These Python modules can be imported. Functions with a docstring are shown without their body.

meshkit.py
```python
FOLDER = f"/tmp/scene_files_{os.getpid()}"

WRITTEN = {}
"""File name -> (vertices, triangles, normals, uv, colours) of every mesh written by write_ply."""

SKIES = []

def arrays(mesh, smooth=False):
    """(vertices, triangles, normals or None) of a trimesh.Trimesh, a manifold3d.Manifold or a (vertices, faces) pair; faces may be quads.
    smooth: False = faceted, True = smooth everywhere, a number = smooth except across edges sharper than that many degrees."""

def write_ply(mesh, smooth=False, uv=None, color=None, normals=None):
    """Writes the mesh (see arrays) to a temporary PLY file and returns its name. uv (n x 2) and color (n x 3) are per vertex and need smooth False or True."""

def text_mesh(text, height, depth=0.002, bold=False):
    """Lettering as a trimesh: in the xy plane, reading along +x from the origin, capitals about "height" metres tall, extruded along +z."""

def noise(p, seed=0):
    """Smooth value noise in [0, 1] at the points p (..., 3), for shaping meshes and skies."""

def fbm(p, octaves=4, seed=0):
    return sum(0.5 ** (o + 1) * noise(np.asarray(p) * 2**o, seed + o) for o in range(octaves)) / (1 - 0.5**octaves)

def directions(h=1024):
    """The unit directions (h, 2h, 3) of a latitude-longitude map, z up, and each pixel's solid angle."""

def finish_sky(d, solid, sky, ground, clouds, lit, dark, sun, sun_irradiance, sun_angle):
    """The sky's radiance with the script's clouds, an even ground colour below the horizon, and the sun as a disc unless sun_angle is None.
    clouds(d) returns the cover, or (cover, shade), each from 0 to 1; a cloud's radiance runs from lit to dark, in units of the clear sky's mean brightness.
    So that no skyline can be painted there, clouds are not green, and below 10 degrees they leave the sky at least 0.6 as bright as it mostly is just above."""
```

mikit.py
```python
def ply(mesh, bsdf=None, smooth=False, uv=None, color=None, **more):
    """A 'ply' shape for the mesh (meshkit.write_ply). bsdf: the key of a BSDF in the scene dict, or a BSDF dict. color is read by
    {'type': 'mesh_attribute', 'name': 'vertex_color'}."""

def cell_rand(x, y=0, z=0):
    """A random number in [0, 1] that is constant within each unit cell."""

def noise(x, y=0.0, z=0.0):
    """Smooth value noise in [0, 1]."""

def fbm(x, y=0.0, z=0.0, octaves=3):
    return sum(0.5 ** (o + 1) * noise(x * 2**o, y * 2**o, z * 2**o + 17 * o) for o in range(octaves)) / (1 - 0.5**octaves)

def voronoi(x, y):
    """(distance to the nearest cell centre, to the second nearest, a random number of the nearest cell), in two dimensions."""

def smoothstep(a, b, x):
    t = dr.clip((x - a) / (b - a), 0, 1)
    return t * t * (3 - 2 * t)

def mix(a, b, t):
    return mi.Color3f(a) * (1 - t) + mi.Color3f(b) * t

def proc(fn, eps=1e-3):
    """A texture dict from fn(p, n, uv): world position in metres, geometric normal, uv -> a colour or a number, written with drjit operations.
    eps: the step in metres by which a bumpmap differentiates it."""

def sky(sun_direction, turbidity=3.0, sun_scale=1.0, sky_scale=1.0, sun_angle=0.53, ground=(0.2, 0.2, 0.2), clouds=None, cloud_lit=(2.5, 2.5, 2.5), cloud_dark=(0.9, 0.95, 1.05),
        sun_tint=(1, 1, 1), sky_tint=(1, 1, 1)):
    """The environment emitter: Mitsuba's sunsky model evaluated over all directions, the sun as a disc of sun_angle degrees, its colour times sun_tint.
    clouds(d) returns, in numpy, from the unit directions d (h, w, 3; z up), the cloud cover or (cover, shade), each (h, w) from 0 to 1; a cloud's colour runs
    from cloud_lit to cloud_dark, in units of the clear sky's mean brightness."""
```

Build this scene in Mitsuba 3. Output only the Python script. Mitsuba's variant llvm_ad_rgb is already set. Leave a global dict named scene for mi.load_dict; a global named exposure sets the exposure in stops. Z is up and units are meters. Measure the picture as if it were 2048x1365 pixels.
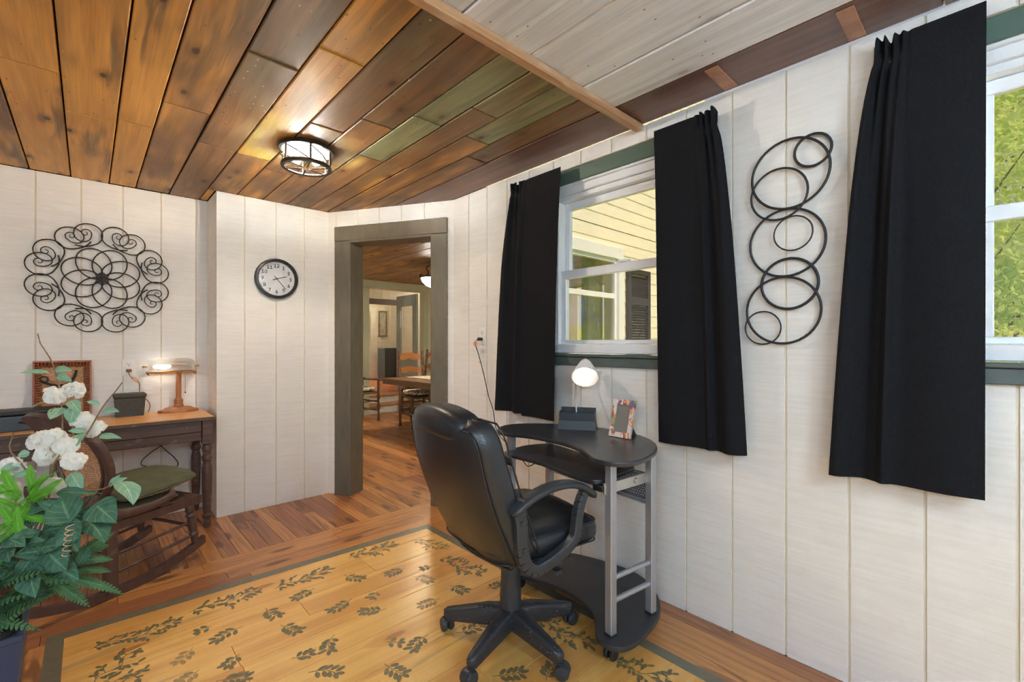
import math, random
import numpy as np, trimesh, shapely, shapely.geometry as sg
import drjit as dr, mitsuba as mi
import mikit, meshkit
from mikit import noise, fbm, voronoi, smoothstep, mix, proc

rng = random.Random(7)
nrg = np.random.default_rng(7)
T = mi.ScalarTransform4f
scene, labels = {}, {}

# ------------------------------------------------------------------ camera, sky, exposure
CAM_H, YAW = 1.23, math.radians(43.0)
FX, FY = math.sin(YAW), math.cos(YAW)
scene['camera'] = {'type': 'perspective', 'fov': 2 * math.degrees(math.atan(1024 / 910)), 'fov_axis': 'x', 'near_clip': 0.05, 'far_clip': 300.0,
                   'principal_point_offset_y': -0.0040,
                   'to_world': T().look_at(origin=[0, 0, CAM_H], target=[FX, FY, CAM_H], up=[0, 0, 1])}
SUN = (-0.10, -0.63, 0.77)
scene['sky'] = mikit.sky(SUN, turbidity=3.0, sun_scale=2.4, sky_scale=2.8, ground=(0.16, 0.17, 0.10), sun_tint=(1.0, 0.97, 0.92),
                         clouds=lambda d: np.clip(1.5 * meshkit.fbm(d * 3.0 + 5, 4) - 0.25, 0, 1))
exposure = 0.0
UNSEEN_GLOBE = 35.0          # radiance of the unseen globe lamps placed behind the camera to light the room
BULB = 1900.0          # ceiling fixture bulbs
DESK = 3.2           # coiled bulb of the desk lamp
BANKER = 34.0
PENDANT = 170.0
UNSEEN_HALL = 80.0  # unseen globe lamps of the hall and furthest room
WARM = (1.0, 0.86, 0.68)


# ------------------------------------------------------------------ colours and materials
def s(r, g, b, k=1.0):
    v = np.array([r, g, b]) / 255.0
    v = np.where(v <= 0.04045, v / 12.92, ((v + 0.055) / 1.055) ** 2.4) * k
    return [float(x) for x in np.clip(v, 0, 0.95)]


def rgb(c): return {'type': 'rgb', 'value': list(c)}


def pr(name, color, rough=0.5, metal=0.0, spec=0.5, bump=None, bscale=0.001, two=True, **more):
    base = color if isinstance(color, dict) else rgb(color)
    b = {'type': 'principled', 'base_color': base, 'roughness': float(rough) if not isinstance(rough, dict) else rough, 'metallic': float(metal), 'specular': float(spec), **more}
    if bump is not None:
        b = {'type': 'bumpmap', 'texture': bump, 'scale': float(bscale), 'bsdf': b}
    scene['m_' + name] = {'type': 'twosided', 'bsdf': b} if two else b


def C(*a): return mi.Color3f(*[float(x) for x in a])


def hor_saw(p, n, uv):   # fine sawn ridges running across a panel
    h = mi.Float(p.x + p.y)
    return 0.6 * noise(h * 7.0, p.z * 170.0) + 0.4 * noise(h * 20.0, p.z * 420.0)


def wall_col(p, n, uv):
    h = mi.Float(p.x + p.y)
    streak = noise(h * 9.0, p.z * 150.0)
    blot = fbm(p.x * 6.0, p.y * 6.0, p.z * 6.0, 3)
    scuff = smoothstep(0.66, 0.8, noise(h * 38.0, p.z * 55.0)) * smoothstep(0.45, 0.7, fbm(h * 9.0, p.z * 12.0, 3.0, 2))
    c = mix(C(*s(226, 223, 217)), C(*s(238, 236, 231)), streak * 0.6 + blot * 0.4)
    return mix(c, C(*s(196, 186, 168)), scuff * 0.06)


pr('wall', proc(wall_col), 0.55, bump=proc(hor_saw), bscale=0.0012)
pr('groove', s(214, 205, 188), 0.7)
pr('dark_gap', s(38, 28, 20), 0.9)


def ceil_col(p, n, uv):
    sd, t = mi.Float(uv.x), mi.Float(uv.y)
    a, c = mi.Float(p.y), mi.Float(p.x)
    big = fbm(c * 6.5 + sd * 50, a * 1.7 + sd * 31, 0.5, 3)
    gr = fbm(c * 42.0 + sd * 10 + big * 4.0, a * 2.6 + sd * 3 + big * 1.5, 5.0, 3)
    st = noise(c * 210.0 + sd * 7, a * 6.0)
    orange = mix(C(*s(246, 184, 88)), C(*s(214, 148, 66)), gr)
    brown = mix(C(*s(152, 112, 74)), C(*s(110, 80, 52)), gr)
    green = mix(C(*s(164, 162, 116)), C(*s(122, 128, 98)), gr)
    grey = mix(C(*s(250, 252, 254)), C(*s(226, 228, 228)), gr)
    col = mix(orange, brown, smoothstep(0.08, 0.34, t + (big - 0.5) * 0.5))
    col = mix(col, green, smoothstep(0.40, 0.64, t + (big - 0.5) * 0.35))
    col = mix(col, grey, smoothstep(0.72, 0.90, t + (big - 0.5) * 0.15))
    smudge = smoothstep(0.50, 0.80, fbm(c * 9.0 + sd * 19 + gr, a * 1.3 + sd * 5, 2.0, 4))
    col = mix(col, C(*s(96, 82, 62)), smudge * 0.75 * (1 - 0.75 * smoothstep(0.7, 0.9, t)))
    d, _, r = voronoi(c * 6.0 + sd * 9, a * 3.0 + sd * 5)
    knot = smoothstep(0.10, 0.04, d + 0.05 * (gr - 0.5)) * smoothstep(0.62, 0.66, r)
    ring = smoothstep(0.26, 0.08, d + 0.10 * (gr - 0.5)) * smoothstep(0.62, 0.66, r)
    col = mix(col, C(*s(84, 54, 32)), (knot * 0.6 + ring * 0.35) * (1 - 0.6 * smoothstep(0.75, 0.9, t)))
    d2, _, r2 = voronoi(c * 26.0 + sd * 3, a * 16.0)
    peg = smoothstep(0.09, 0.05, d2) * smoothstep(0.90, 0.93, r2)
    fleck = smoothstep(0.10, 0.06, d2) * smoothstep(0.22, 0.2, r2) * smoothstep(0.6, 0.7, big)
    col = mix(col, C(*s(48, 34, 24)), peg * 0.8)
    col = mix(col, C(*s(226, 214, 186)), fleck * 0.7)
    return col * (0.76 + 0.14 * st + 0.12 * smoothstep(0.75, 0.9, t))


def ceil_rough(p, n, uv): return 0.34 + 0.22 * noise(p.x * 30.0, p.y * 5.0)


pr('ceil', proc(ceil_col), 0.46, spec=0.28)
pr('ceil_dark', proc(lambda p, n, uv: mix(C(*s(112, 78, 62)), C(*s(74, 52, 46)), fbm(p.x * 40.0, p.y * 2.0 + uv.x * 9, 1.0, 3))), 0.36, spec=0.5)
pr('tan_strip', proc(lambda p, n, uv: mix(C(*s(170, 122, 92)), C(*s(140, 98, 74)), fbm(p.x * 30.0, p.y * 30.0, 1.0, 2))), 0.5)
pr('batten', proc(lambda p, n, uv: mix(mix(C(*s(206, 164, 122)), C(*s(150, 104, 72)), fbm(p.x * 3.0, p.y * 80.0, p.z * 80.0, 3)), C(*s(206, 178, 146)), smoothstep(0.55, 0.72, fbm(p.x * 7.0, p.y * 40.0, p.z * 40.0 + 4.0, 2)) * 0.7)), 0.45)


def floor_axis(p, uv):
    ax = uv.y > 5.0
    a = dr.select(ax, p.x, p.y)
    c = dr.select(ax, p.y, p.x)
    t = dr.select(ax, uv.y - 10.0, uv.y)
    return mi.Float(a), mi.Float(c), mi.Float(t)


def oak_col(p, n, uv):
    sd = mi.Float(uv.x)
    a, c, t = floor_axis(p, uv)
    w = fbm(c * 9.0 + sd * 40, a * 1.6 + sd * 17, 1.0, 3)
    gr = fbm(c * 90.0 + sd * 8 + w * 3, a * 3.0 + sd, 2.0, 3)
    col = mix(C(*s(206, 146, 84)), C(*s(158, 98, 52)), gr)
    col = mix(col, mix(C(*s(168, 108, 66)), C(*s(122, 74, 44)), gr), smoothstep(0.35, 0.75, t + (w - 0.5) * 0.4))
    vein = smoothstep(0.66, 0.76, fbm(c * 22.0 + w * 7 + sd * 3, a * 1.9 + sd * 11, 4.0, 3))
    col = mix(col, C(*s(84, 54, 38)), vein * 0.6)
    d, _, r = voronoi(c * 7.0 + sd * 9, a * 2.2 + sd * 5)
    col = mix(col, C(*s(84, 50, 30)), smoothstep(0.2, 0.08, d) * smoothstep(0.62, 0.66, r) * 0.8)
    return col


def pine_col(p, n, uv):
    sd = mi.Float(uv.x)
    a, c, t = floor_axis(p, uv)
    w = fbm(c * 7.0 + sd * 40, a * 1.1 + sd * 17, 1.0, 3)
    gr = fbm(c * 70.0 + sd * 8 + w * 2, a * 1.6 + sd, 2.0, 3)
    col = mix(C(*s(242, 198, 116)), C(*s(218, 158, 80)), gr * 0.75 + t * 0.3)
    col = mix(col, C(*s(196, 128, 60)), smoothstep(0.5, 0.75, w) * 0.5)
    streak = smoothstep(0.76, 0.86, fbm(c * 16.0 + w * 3 + sd * 3, a * 0.9 + sd * 11, 4.0, 2))
    col = mix(col, C(*s(160, 132, 92)), streak * 0.45)
    d, _, r = voronoi(c * 5.5 + sd * 9, a * 2.0 + sd * 5)
    k = smoothstep(0.62, 0.66, r)
    col = mix(col, C(*s(140, 76, 34)), smoothstep(0.13, 0.06, d) * k * 0.85)
    col = mix(col, C(*s(198, 128, 62)), smoothstep(0.42, 0.12, d) * k * 0.45)
    return col


pr('oak', proc(oak_col), 0.32, spec=0.5, clearcoat=0.35, clearcoat_gloss=0.85)
pr('pine', proc(pine_col), 0.30, spec=0.5, clearcoat=0.4, clearcoat_gloss=0.88)
pr('stripe', proc(lambda p, n, uv: mix(C(*s(98, 92, 74)), C(*s(112, 104, 84)), fbm(p.x * 60.0, p.y * 60.0, 0.0, 2))), 0.38, clearcoat=0.3, clearcoat_gloss=0.85)
pr('stencil', proc(lambda p, n, uv: mix(C(*s(92, 82, 56)), C(*s(120, 102, 66)), noise(p.x * 150.0, p.y * 150.0))), 0.4, clearcoat=0.3, clearcoat_gloss=0.85)
pr('stencil_faded', proc(lambda p, n, uv: mix(C(*s(176, 140, 88)), C(*s(140, 114, 74)), noise(p.x * 150.0, p.y * 150.0))), 0.4, clearcoat=0.3, clearcoat_gloss=0.85)


def grainy(c1, c2, ax, sc=1.0):
    def fn(p, n, uv):
        q = [mi.Float(p.x) * 70 * sc, mi.Float(p.y) * 70 * sc, mi.Float(p.z) * 70 * sc]
        q[ax] = q[ax] * 0.05
        return mix(C(*c1), C(*c2), fbm(q[0], q[1], q[2], 3))
    return proc(fn)


def worn(c1, c2, c3, ax):
    def fn(p, n, uv):
        q = [mi.Float(p.x) * 60, mi.Float(p.y) * 60, mi.Float(p.z) * 60]
        q[ax] = q[ax] * 0.06
        g = fbm(q[0], q[1], q[2], 3)
        w = smoothstep(0.64, 0.74, fbm(mi.Float(p.x) * 22, mi.Float(p.y) * 22, mi.Float(p.z) * 22, 3))
        return mix(mix(C(*c1), C(*c2), g), C(*c3), w * 0.55)
    return proc(fn)


pr('table_wood', worn(s(92, 68, 58), s(62, 44, 38), s(116, 92, 78), 0), 0.5)
pr('table_top', grainy(s(222, 170, 104), s(184, 124, 66), 0, 0.7), 0.34, clearcoat=0.3)
pr('rocker_wood', worn(s(88, 62, 52), s(60, 42, 38), s(108, 84, 70), 2), 0.42)
pr('dining_wood', grainy(s(92, 66, 48), s(62, 44, 32), 0), 0.45)
pr('slat_wood', grainy(s(176, 118, 72), s(136, 86, 50), 0), 0.4)
pr('frame_wood', grainy(s(170, 98, 58), s(128, 68, 40), 2, 0.8), 0.45)
pr('lamp_wood', grainy(s(176, 112, 66), s(140, 84, 48), 2), 0.4, clearcoat=0.4)
pr('trim_dark', proc(lambda p, n, uv: mix(C(*s(104, 98, 84)), C(*s(88, 82, 70)), fbm(p.x * 30.0, p.y * 30.0, p.z * 6.0, 3))), 0.42, bump=proc(lambda p, n, uv: noise((p.x + p.y) * 120.0, p.z * 18.0)), bscale=0.0006)
pr('trim_green', s(74, 94, 82), 0.5)
pr('sill_dark', proc(lambda p, n, uv: mix(C(*s(82, 92, 88)), C(*s(66, 74, 70)), fbm(p.x * 20.0, p.y * 20.0, p.z * 20.0, 3))), 0.5)
pr('vinyl', s(238, 240, 242), 0.3)
pr('vinyl_seam', s(150, 152, 154), 0.5)
pr('black_fabric', proc(lambda p, n, uv: mix(C(*s(20, 20, 22)), C(*s(29, 29, 31)), noise(p.y * 900.0, p.z * 160.0))), 0.9, spec=0.1, sheen=0.1, bump=proc(lambda p, n, uv: noise(p.y * 420.0, p.z * 900.0)), bscale=0.0004)
pr('leather', s(23, 26, 30), 0.34, spec=0.6, bump=proc(lambda p, n, uv: fbm(p.x * 170.0, p.y * 170.0, p.z * 170.0, 2)), bscale=0.0008)
pr('piping', s(24, 25, 27), 0.4)
pr('plastic', s(38, 41, 45), 0.45, bump=proc(lambda p, n, uv: noise(p.x * 900.0, p.y * 900.0, p.z * 900.0)), bscale=0.0002)
pr('plastic_worn', proc(lambda p, n, uv: mix(C(*s(34, 36, 40)), C(*s(84, 84, 84)), smoothstep(0.7, 0.8, noise(p.x * 160.0, p.y * 160.0, p.z * 160.0)) * smoothstep(0.5, 0.65, fbm(p.x * 25.0, p.y * 25.0, p.z * 25.0, 2)) * 0.8)), 0.45)
pr('bolt', s(60, 62, 66), 0.35, metal=0.6)
pr('laminate', grainy(s(44, 45, 49), s(34, 35, 39), 1, 1.0), 0.30, spec=0.55)
pr('laminate_base', grainy(s(42, 42, 45), s(32, 32, 35), 1, 1.0), 0.45)
pr('edge_band', s(26, 27, 29), 0.5)
pr('grey_metal', s(166, 168, 174), 0.36, metal=0.55)
pr('steel', s(196, 194, 188), 0.34, metal=0.85)
pr('panel_grey', s(104, 108, 118), 0.45, metal=0.3)
pr('black_iron', s(40, 36, 34), 0.45, metal=0.5)
pr('ring_iron', s(38, 38, 42), 0.5, metal=0.3)
pr('fixture', s(44, 40, 36), 0.4, metal=0.6)
pr('fixture_inside', s(226, 214, 196), 0.35, metal=0.2)
pr('white', s(240, 240, 238), 0.45)
pr('outlet', s(238, 236, 230), 0.35)
pr('slot', s(40, 38, 36), 0.7)
pr('black', s(22, 22, 23), 0.5)
pr('cord', s(26, 26, 27), 0.55)
pr('tag_paper', s(222, 176, 150), 0.7)
pr('brown_plug', s(134, 92, 60), 0.5)
pr('clock_face', s(240, 240, 242), 0.4)
pr('clock_ink', s(34, 34, 36), 0.6)
pr('clock_rim', s(24, 24, 26), 0.28)
pr('box_dark', proc(lambda p, n, uv: mix(C(*s(70, 66, 56)), C(*s(48, 46, 40)), noise((p.x + p.y) * 260.0, p.z * 260.0))), 0.55, bump=proc(lambda p, n, uv: noise((p.x + p.y) * 240.0, p.z * 240.0)), bscale=0.002)
pr('burlap', proc(lambda p, n, uv: mix(C(*s(186, 146, 104)), C(*s(140, 100, 66)), fbm(p.x * 90.0, p.y * 20.0, p.z * 90.0, 3))), 0.7)
pr('amber', proc(lambda p, n, uv: mix(C(*s(206, 140, 66)), C(*s(128, 76, 36)), fbm(p.x * 60.0, p.y * 60.0, p.z * 60.0, 2))), 0.4)
pr('brass', s(188, 142, 92), 0.3, metal=0.9)
pr('velvet', proc(lambda p, n, uv: mix(C(*s(62, 72, 56)), C(*s(96, 92, 62)), fbm(p.x * 16.0, p.y * 16.0, p.z * 9.0, 2))), 0.85, sheen=0.5)
pr('tapestry', proc(lambda p, n, uv: mix(mix(C(*s(206, 176, 146)), C(*s(160, 104, 80)), noise(p.x * 140.0, p.y * 140.0, p.z * 140.0)), C(*s(96, 104, 76)), smoothstep(0.6, 0.7, noise(p.x * 90.0, p.y * 90.0, p.z * 90.0)))), 0.85)
pr('cane', s(196, 150, 104), 0.6)
pr('pot_navy', s(46, 52, 72), 0.42)
pr('soil', s(40, 34, 28), 0.95)
pr('twig', s(128, 106, 80), 0.8)


def leafy(name, c1, c2, dt=0.35, rough=0.42):
    scene['m_' + name] = {'type': 'principledthin', 'base_color': proc(lambda p, n, uv: mix(C(*c1), C(*c2), dr.minimum(1.0, smoothstep(0.12, 0.0, dr.abs(uv.y)) * 0.8 + 0.40 * smoothstep(0.80, 1.0, dr.sin(uv.x * 30.0 - dr.abs(uv.y) * 11.0)) + 0.35 * noise(uv.x * 5.0 + p.x * 30.0, uv.y * 3.0)))),
                          'roughness': rough, 'diff_trans': dt, 'spec_trans': 0.0, 'eta': 1.45}


leafy('leaf_pale', s(124, 176, 148), s(192, 214, 180))
leafy('leaf_dark', s(58, 92, 76), s(112, 146, 112), 0.15, 0.38)
leafy('leaf_fern', s(66, 104, 72), s(112, 142, 96), 0.25)
leafy('leaf_bright', s(98, 168, 58), s(140, 200, 88), 0.5)
leafy('petal', s(250, 249, 246), s(250, 250, 240), 0.6, 0.6)
leafy('petal_core', s(222, 230, 150), s(222, 230, 150), 0.6, 0.6)
pr('siding', proc(lambda p, n, uv: mix(C(*s(238, 231, 206)), C(*s(245, 240, 221)), fbm(p.x * 8.0, p.y * 8.0, p.z * 40.0, 2))), 0.6)
pr('shutter', s(52, 52, 62), 0.45)
pr('drape', proc(lambda p, n, uv: mix(C(*s(96, 110, 84)), C(*s(58, 68, 56)), fbm(p.x * 14.0, p.y * 8.0, p.z * 3.0, 3))), 0.9)
pr('grass', proc(lambda p, n, uv: mix(C(*s(120, 150, 66)), C(*s(172, 186, 96)), fbm(p.x * 1.5, p.y * 1.5, 0.0, 3))), 0.95)
pr('bark', proc(lambda p, n, uv: mix(C(*s(120, 104, 84)), C(*s(84, 70, 56)), fbm(p.x * 20.0, p.y * 20.0, p.z * 5.0, 3))), 0.9)
pr('pale_green', s(196, 204, 184), 0.5)
pr('cream_panel', proc(lambda p, n, uv: mix(C(*s(222, 214, 192)), C(*s(232, 226, 206)), noise((p.x + p.y) * 7.0, p.z * 60.0))), 0.6)
pr('door_blue', s(146, 160, 164), 0.45)
pr('tile_white', s(232, 236, 242), 0.25)
pr('upper_floor', grainy(s(176, 104, 62), s(136, 76, 44), 0, 0.5), 0.3)
pr('cabinet_dark', s(52, 60, 66), 0.4)
pr('floral', proc(lambda p, n, uv: mix(C(*s(226, 222, 210)), C(*s(112, 96, 74)), smoothstep(0.45, 0.62, fbm(p.x * 40.0, p.y * 40.0, p.z * 40.0, 2)))), 0.85)
pr('runner', proc(lambda p, n, uv: mix(C(*s(214, 186, 150)), C(*s(160, 118, 84)), noise(p.x * 90.0, p.y * 60.0))), 0.85)
pr('print', proc(lambda p, n, uv: mix(C(*s(206, 204, 186)), C(*s(140, 140, 120)), fbm(p.x * 16.0, p.y * 16.0, p.z * 12.0, 3))), 0.6)
pr('red_flower', s(206, 44, 38), 0.6)
pr('gold_frame', s(112, 92, 62), 0.4)


def marble(p, n, uv):
    v = fbm(mi.Float(p.y) * 38 + 3, mi.Float(p.z) * 22, mi.Float(p.x) * 30, 3)
    w = noise(mi.Float(p.y) * 55 + v * 6, mi.Float(p.z) * 28 + v * 8, mi.Float(p.x) * 20)
    c = mix(C(*s(226, 214, 206)), C(*s(220, 150, 96)), smoothstep(0.42, 0.5, w))
    c = mix(c, C(*s(206, 84, 88)), smoothstep(0.56, 0.62, w))
    c = mix(c, C(*s(92, 108, 140)), smoothstep(0.66, 0.72, w))
    return mix(c, C(*s(150, 176, 108)), smoothstep(0.68, 0.74, v))


pr('marbled', proc(marble), 0.2, clearcoat=0.8)
pr('photo_grey', s(128, 122, 114), 0.25)
scene['m_pane'] = {'type': 'thindielectric', 'int_ior': 1.5}
scene['m_frost'] = {'type': 'principledthin', 'base_color': rgb(s(250, 248, 244)), 'roughness': 0.35, 'spec_trans': 0.25, 'diff_trans': 1.1, 'eta': 1.45}
scene['m_shade_glass'] = {'type': 'principledthin', 'base_color': rgb(s(250, 248, 246)), 'roughness': 0.10, 'spec_trans': 0.80, 'diff_trans': 0.5, 'eta': 1.5}
scene['m_lampshade'] = {'type': 'principledthin', 'base_color': rgb(s(246, 244, 242)), 'roughness': 0.5, 'spec_trans': 0.0, 'diff_trans': 0.22, 'eta': 1.4}


# ------------------------------------------------------------------ mesh helpers
def M(v, f): return trimesh.Trimesh(np.asarray(v, float), np.asarray(f, int), process=False)


def cat(*ms): return trimesh.util.concatenate([m for m in ms])


def _box_pts(hx, hy, hz, b):
    out = []
    for sx in (-1, 1):
        for sy in (-1, 1):
            for sz in (-1, 1):
                out += [(sx * hx, sy * (hy - b), sz * (hz - b)), (sx * (hx - b), sy * hy, sz * (hz - b)), (sx * (hx - b), sy * (hy - b), sz * hz)]
    return np.array(out)


_hull = trimesh.convex.convex_hull(_box_pts(1, 1, 1, 0.2))
_ref = _box_pts(1, 1, 1, 0.2)
_map = [int(np.argmin(((_ref - v) ** 2).sum(1))) for v in _hull.vertices]
_BF = np.array([[_map[i] for i in f] for f in _hull.faces])


def box(c, size, b=0.002):
    h = np.array(size, float) / 2
    b = min(b, 0.45 * h.min())
    return M(_box_pts(*h, b) + np.array(c, float), _BF.copy())


def box2(lo, hi, b=0.002):
    lo, hi = np.array(lo, float), np.array(hi, float)
    return box((lo + hi) / 2, hi - lo, b)


def tube(P, r, n=8, closed=False, flat=1.0):
    P = np.asarray(P, float)
    N = len(P)
    r = np.broadcast_to(np.asarray(r, float), (N,))
    if closed:
        t = np.roll(P, -1, 0) - np.roll(P, 1, 0)
    else:
        t = np.gradient(P, axis=0)
    t /= np.maximum(np.linalg.norm(t, axis=1, keepdims=True), 1e-12)
    u = np.cross(t[0], [0, 0, 1] if abs(t[0][2]) < 0.9 else [1, 0, 0])
    u /= np.linalg.norm(u)
    a = np.arange(n) * 2 * np.pi / n
    V = []
    for i in range(N):
        u = u - t[i] * (u @ t[i])
        u /= max(np.linalg.norm(u), 1e-12)
        w = np.cross(t[i], u)
        V.append(P[i] + r[i] * (np.cos(a)[:, None] * u + flat * np.sin(a)[:, None] * w))
    V = np.vstack(V)
    F = []
    for i in range(N if closed else N - 1):
        j = (i + 1) % N
        for k in range(n):
            l = (k + 1) % n
            F += [(i * n + k, i * n + l, j * n + l), (i * n + k, j * n + l, j * n + k)]
    if not closed:
        V = np.vstack([V, P[0], P[-1]])
        c0, c1 = N * n, N * n + 1
        for k in range(n):
            l = (k + 1) % n
            F += [(c0, l, k), (c1, (N - 1) * n + k, (N - 1) * n + l)]
    return M(V, F)


def spline(P, n=24, closed=False):
    from scipy.interpolate import CubicSpline
    P = np.asarray(P, float)
    if closed:
        P = np.vstack([P, P[:1]])
    d = np.r_[0, np.cumsum(np.maximum(np.linalg.norm(np.diff(P, axis=0), axis=1), 1e-6))]
    cs = CubicSpline(d, P, bc_type='periodic' if closed else 'not-a-knot' if len(P) > 3 else 'natural')
    return cs(np.linspace(0, d[-1], n, endpoint=not closed))


def lathe(prof, n=28, c=(0, 0, 0)):
    prof = np.asarray(prof, float)
    a = np.arange(n) * 2 * np.pi / n
    V = np.vstack([np.stack([r * np.cos(a), r * np.sin(a), np.full(n, z)], 1) for r, z in prof])
    m, F = len(prof), []
    for i in range(m - 1):
        for k in range(n):
            l = (k + 1) % n
            F += [(i * n + k, i * n + l, (i + 1) * n + l), (i * n + k, (i + 1) * n + l, (i + 1) * n + k)]
    V = np.vstack([V, [0, 0, prof[0][1]], [0, 0, prof[-1][1]]])
    for k in range(n):
        l = (k + 1) % n
        F += [(m * n, l, k), (m * n + 1, (m - 1) * n + k, (m - 1) * n + l)]
    return M(V + np.array(c, float), F)


def prism(poly, h, z0=0.0):
    if not isinstance(poly, sg.base.BaseGeometry):
        poly = sg.Polygon(poly)
    ms = [trimesh.creation.extrude_polygon(g, h, engine='earcut') for g in getattr(poly, 'geoms', [poly]) if g.area > 1e-9]
    m = trimesh.util.concatenate(ms)
    m.apply_translation([0, 0, z0])
    return m


def slab(pts, z0, z1, b=0.004):
    """A board of smooth outline with rounded-over edges."""
    P = np.asarray(pts, float)
    if sg.Polygon(P).exterior.is_ccw is False:
        P = P[::-1]
    d = np.roll(P, -1, 0) - np.roll(P, 1, 0)
    d /= np.linalg.norm(d, axis=1, keepdims=True)
    nrm = np.stack([d[:, 1], -d[:, 0]], 1)
    rings = [(-b, z0), (-0.3 * b, z0 + 0.3 * b), (0, z0 + b), (0, z1 - b), (-0.3 * b, z1 - 0.3 * b), (-b, z1)]
    n, V, F = len(P), [], []
    for off, z in rings:
        V.append(np.c_[P + nrm * off, np.full(n, z)])
    for i in range(len(rings) - 1):
        for k in range(n):
            l = (k + 1) % n
            F += [(i * n + k, i * n + l, (i + 1) * n + l), (i * n + k, (i + 1) * n + l, (i + 1) * n + k)]
    import mapbox_earcut as me
    tri = me.triangulate_float64(V[0][:, :2].copy(), np.array([n], np.uint32)).reshape(-1, 3)
    F += [(a, c, b_) for a, b_, c in tri]
    F += [(a + 5 * n, b_ + 5 * n, c + 5 * n) for a, b_, c in tri]
    m = M(np.vstack(V), F)
    m.fix_normals()
    return m


def hull(pts): return trimesh.convex.convex_hull(np.asarray(pts, float))


def pillow(sx, sy, sz, e=0.35, n=28, flat=None):
    """Superellipsoid cushion, centred."""
    th = np.linspace(-np.pi / 2, np.pi / 2, n // 2 + 1)
    ph = np.linspace(0, 2 * np.pi, 2 * n, endpoint=False)
    f = lambda x, k: np.sign(x) * np.abs(x) ** k
    V, m = [], len(ph)
    for t in th:
        ct, st = f(np.cos(t), 0.55), f(np.sin(t), 0.75)
        V.append(np.stack([sx / 2 * ct * f(np.cos(ph), e), sy / 2 * ct * f(np.sin(ph), e), np.full(m, sz / 2 * st)], 1))
    F = []
    for i in range(len(th) - 1):
        for k in range(m):
            l = (k + 1) % m
            F += [(i * m + k, i * m + l, (i + 1) * m + l), (i * m + k, (i + 1) * m + l, (i + 1) * m + k)]
    return M(np.vstack(V), F)


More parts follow.
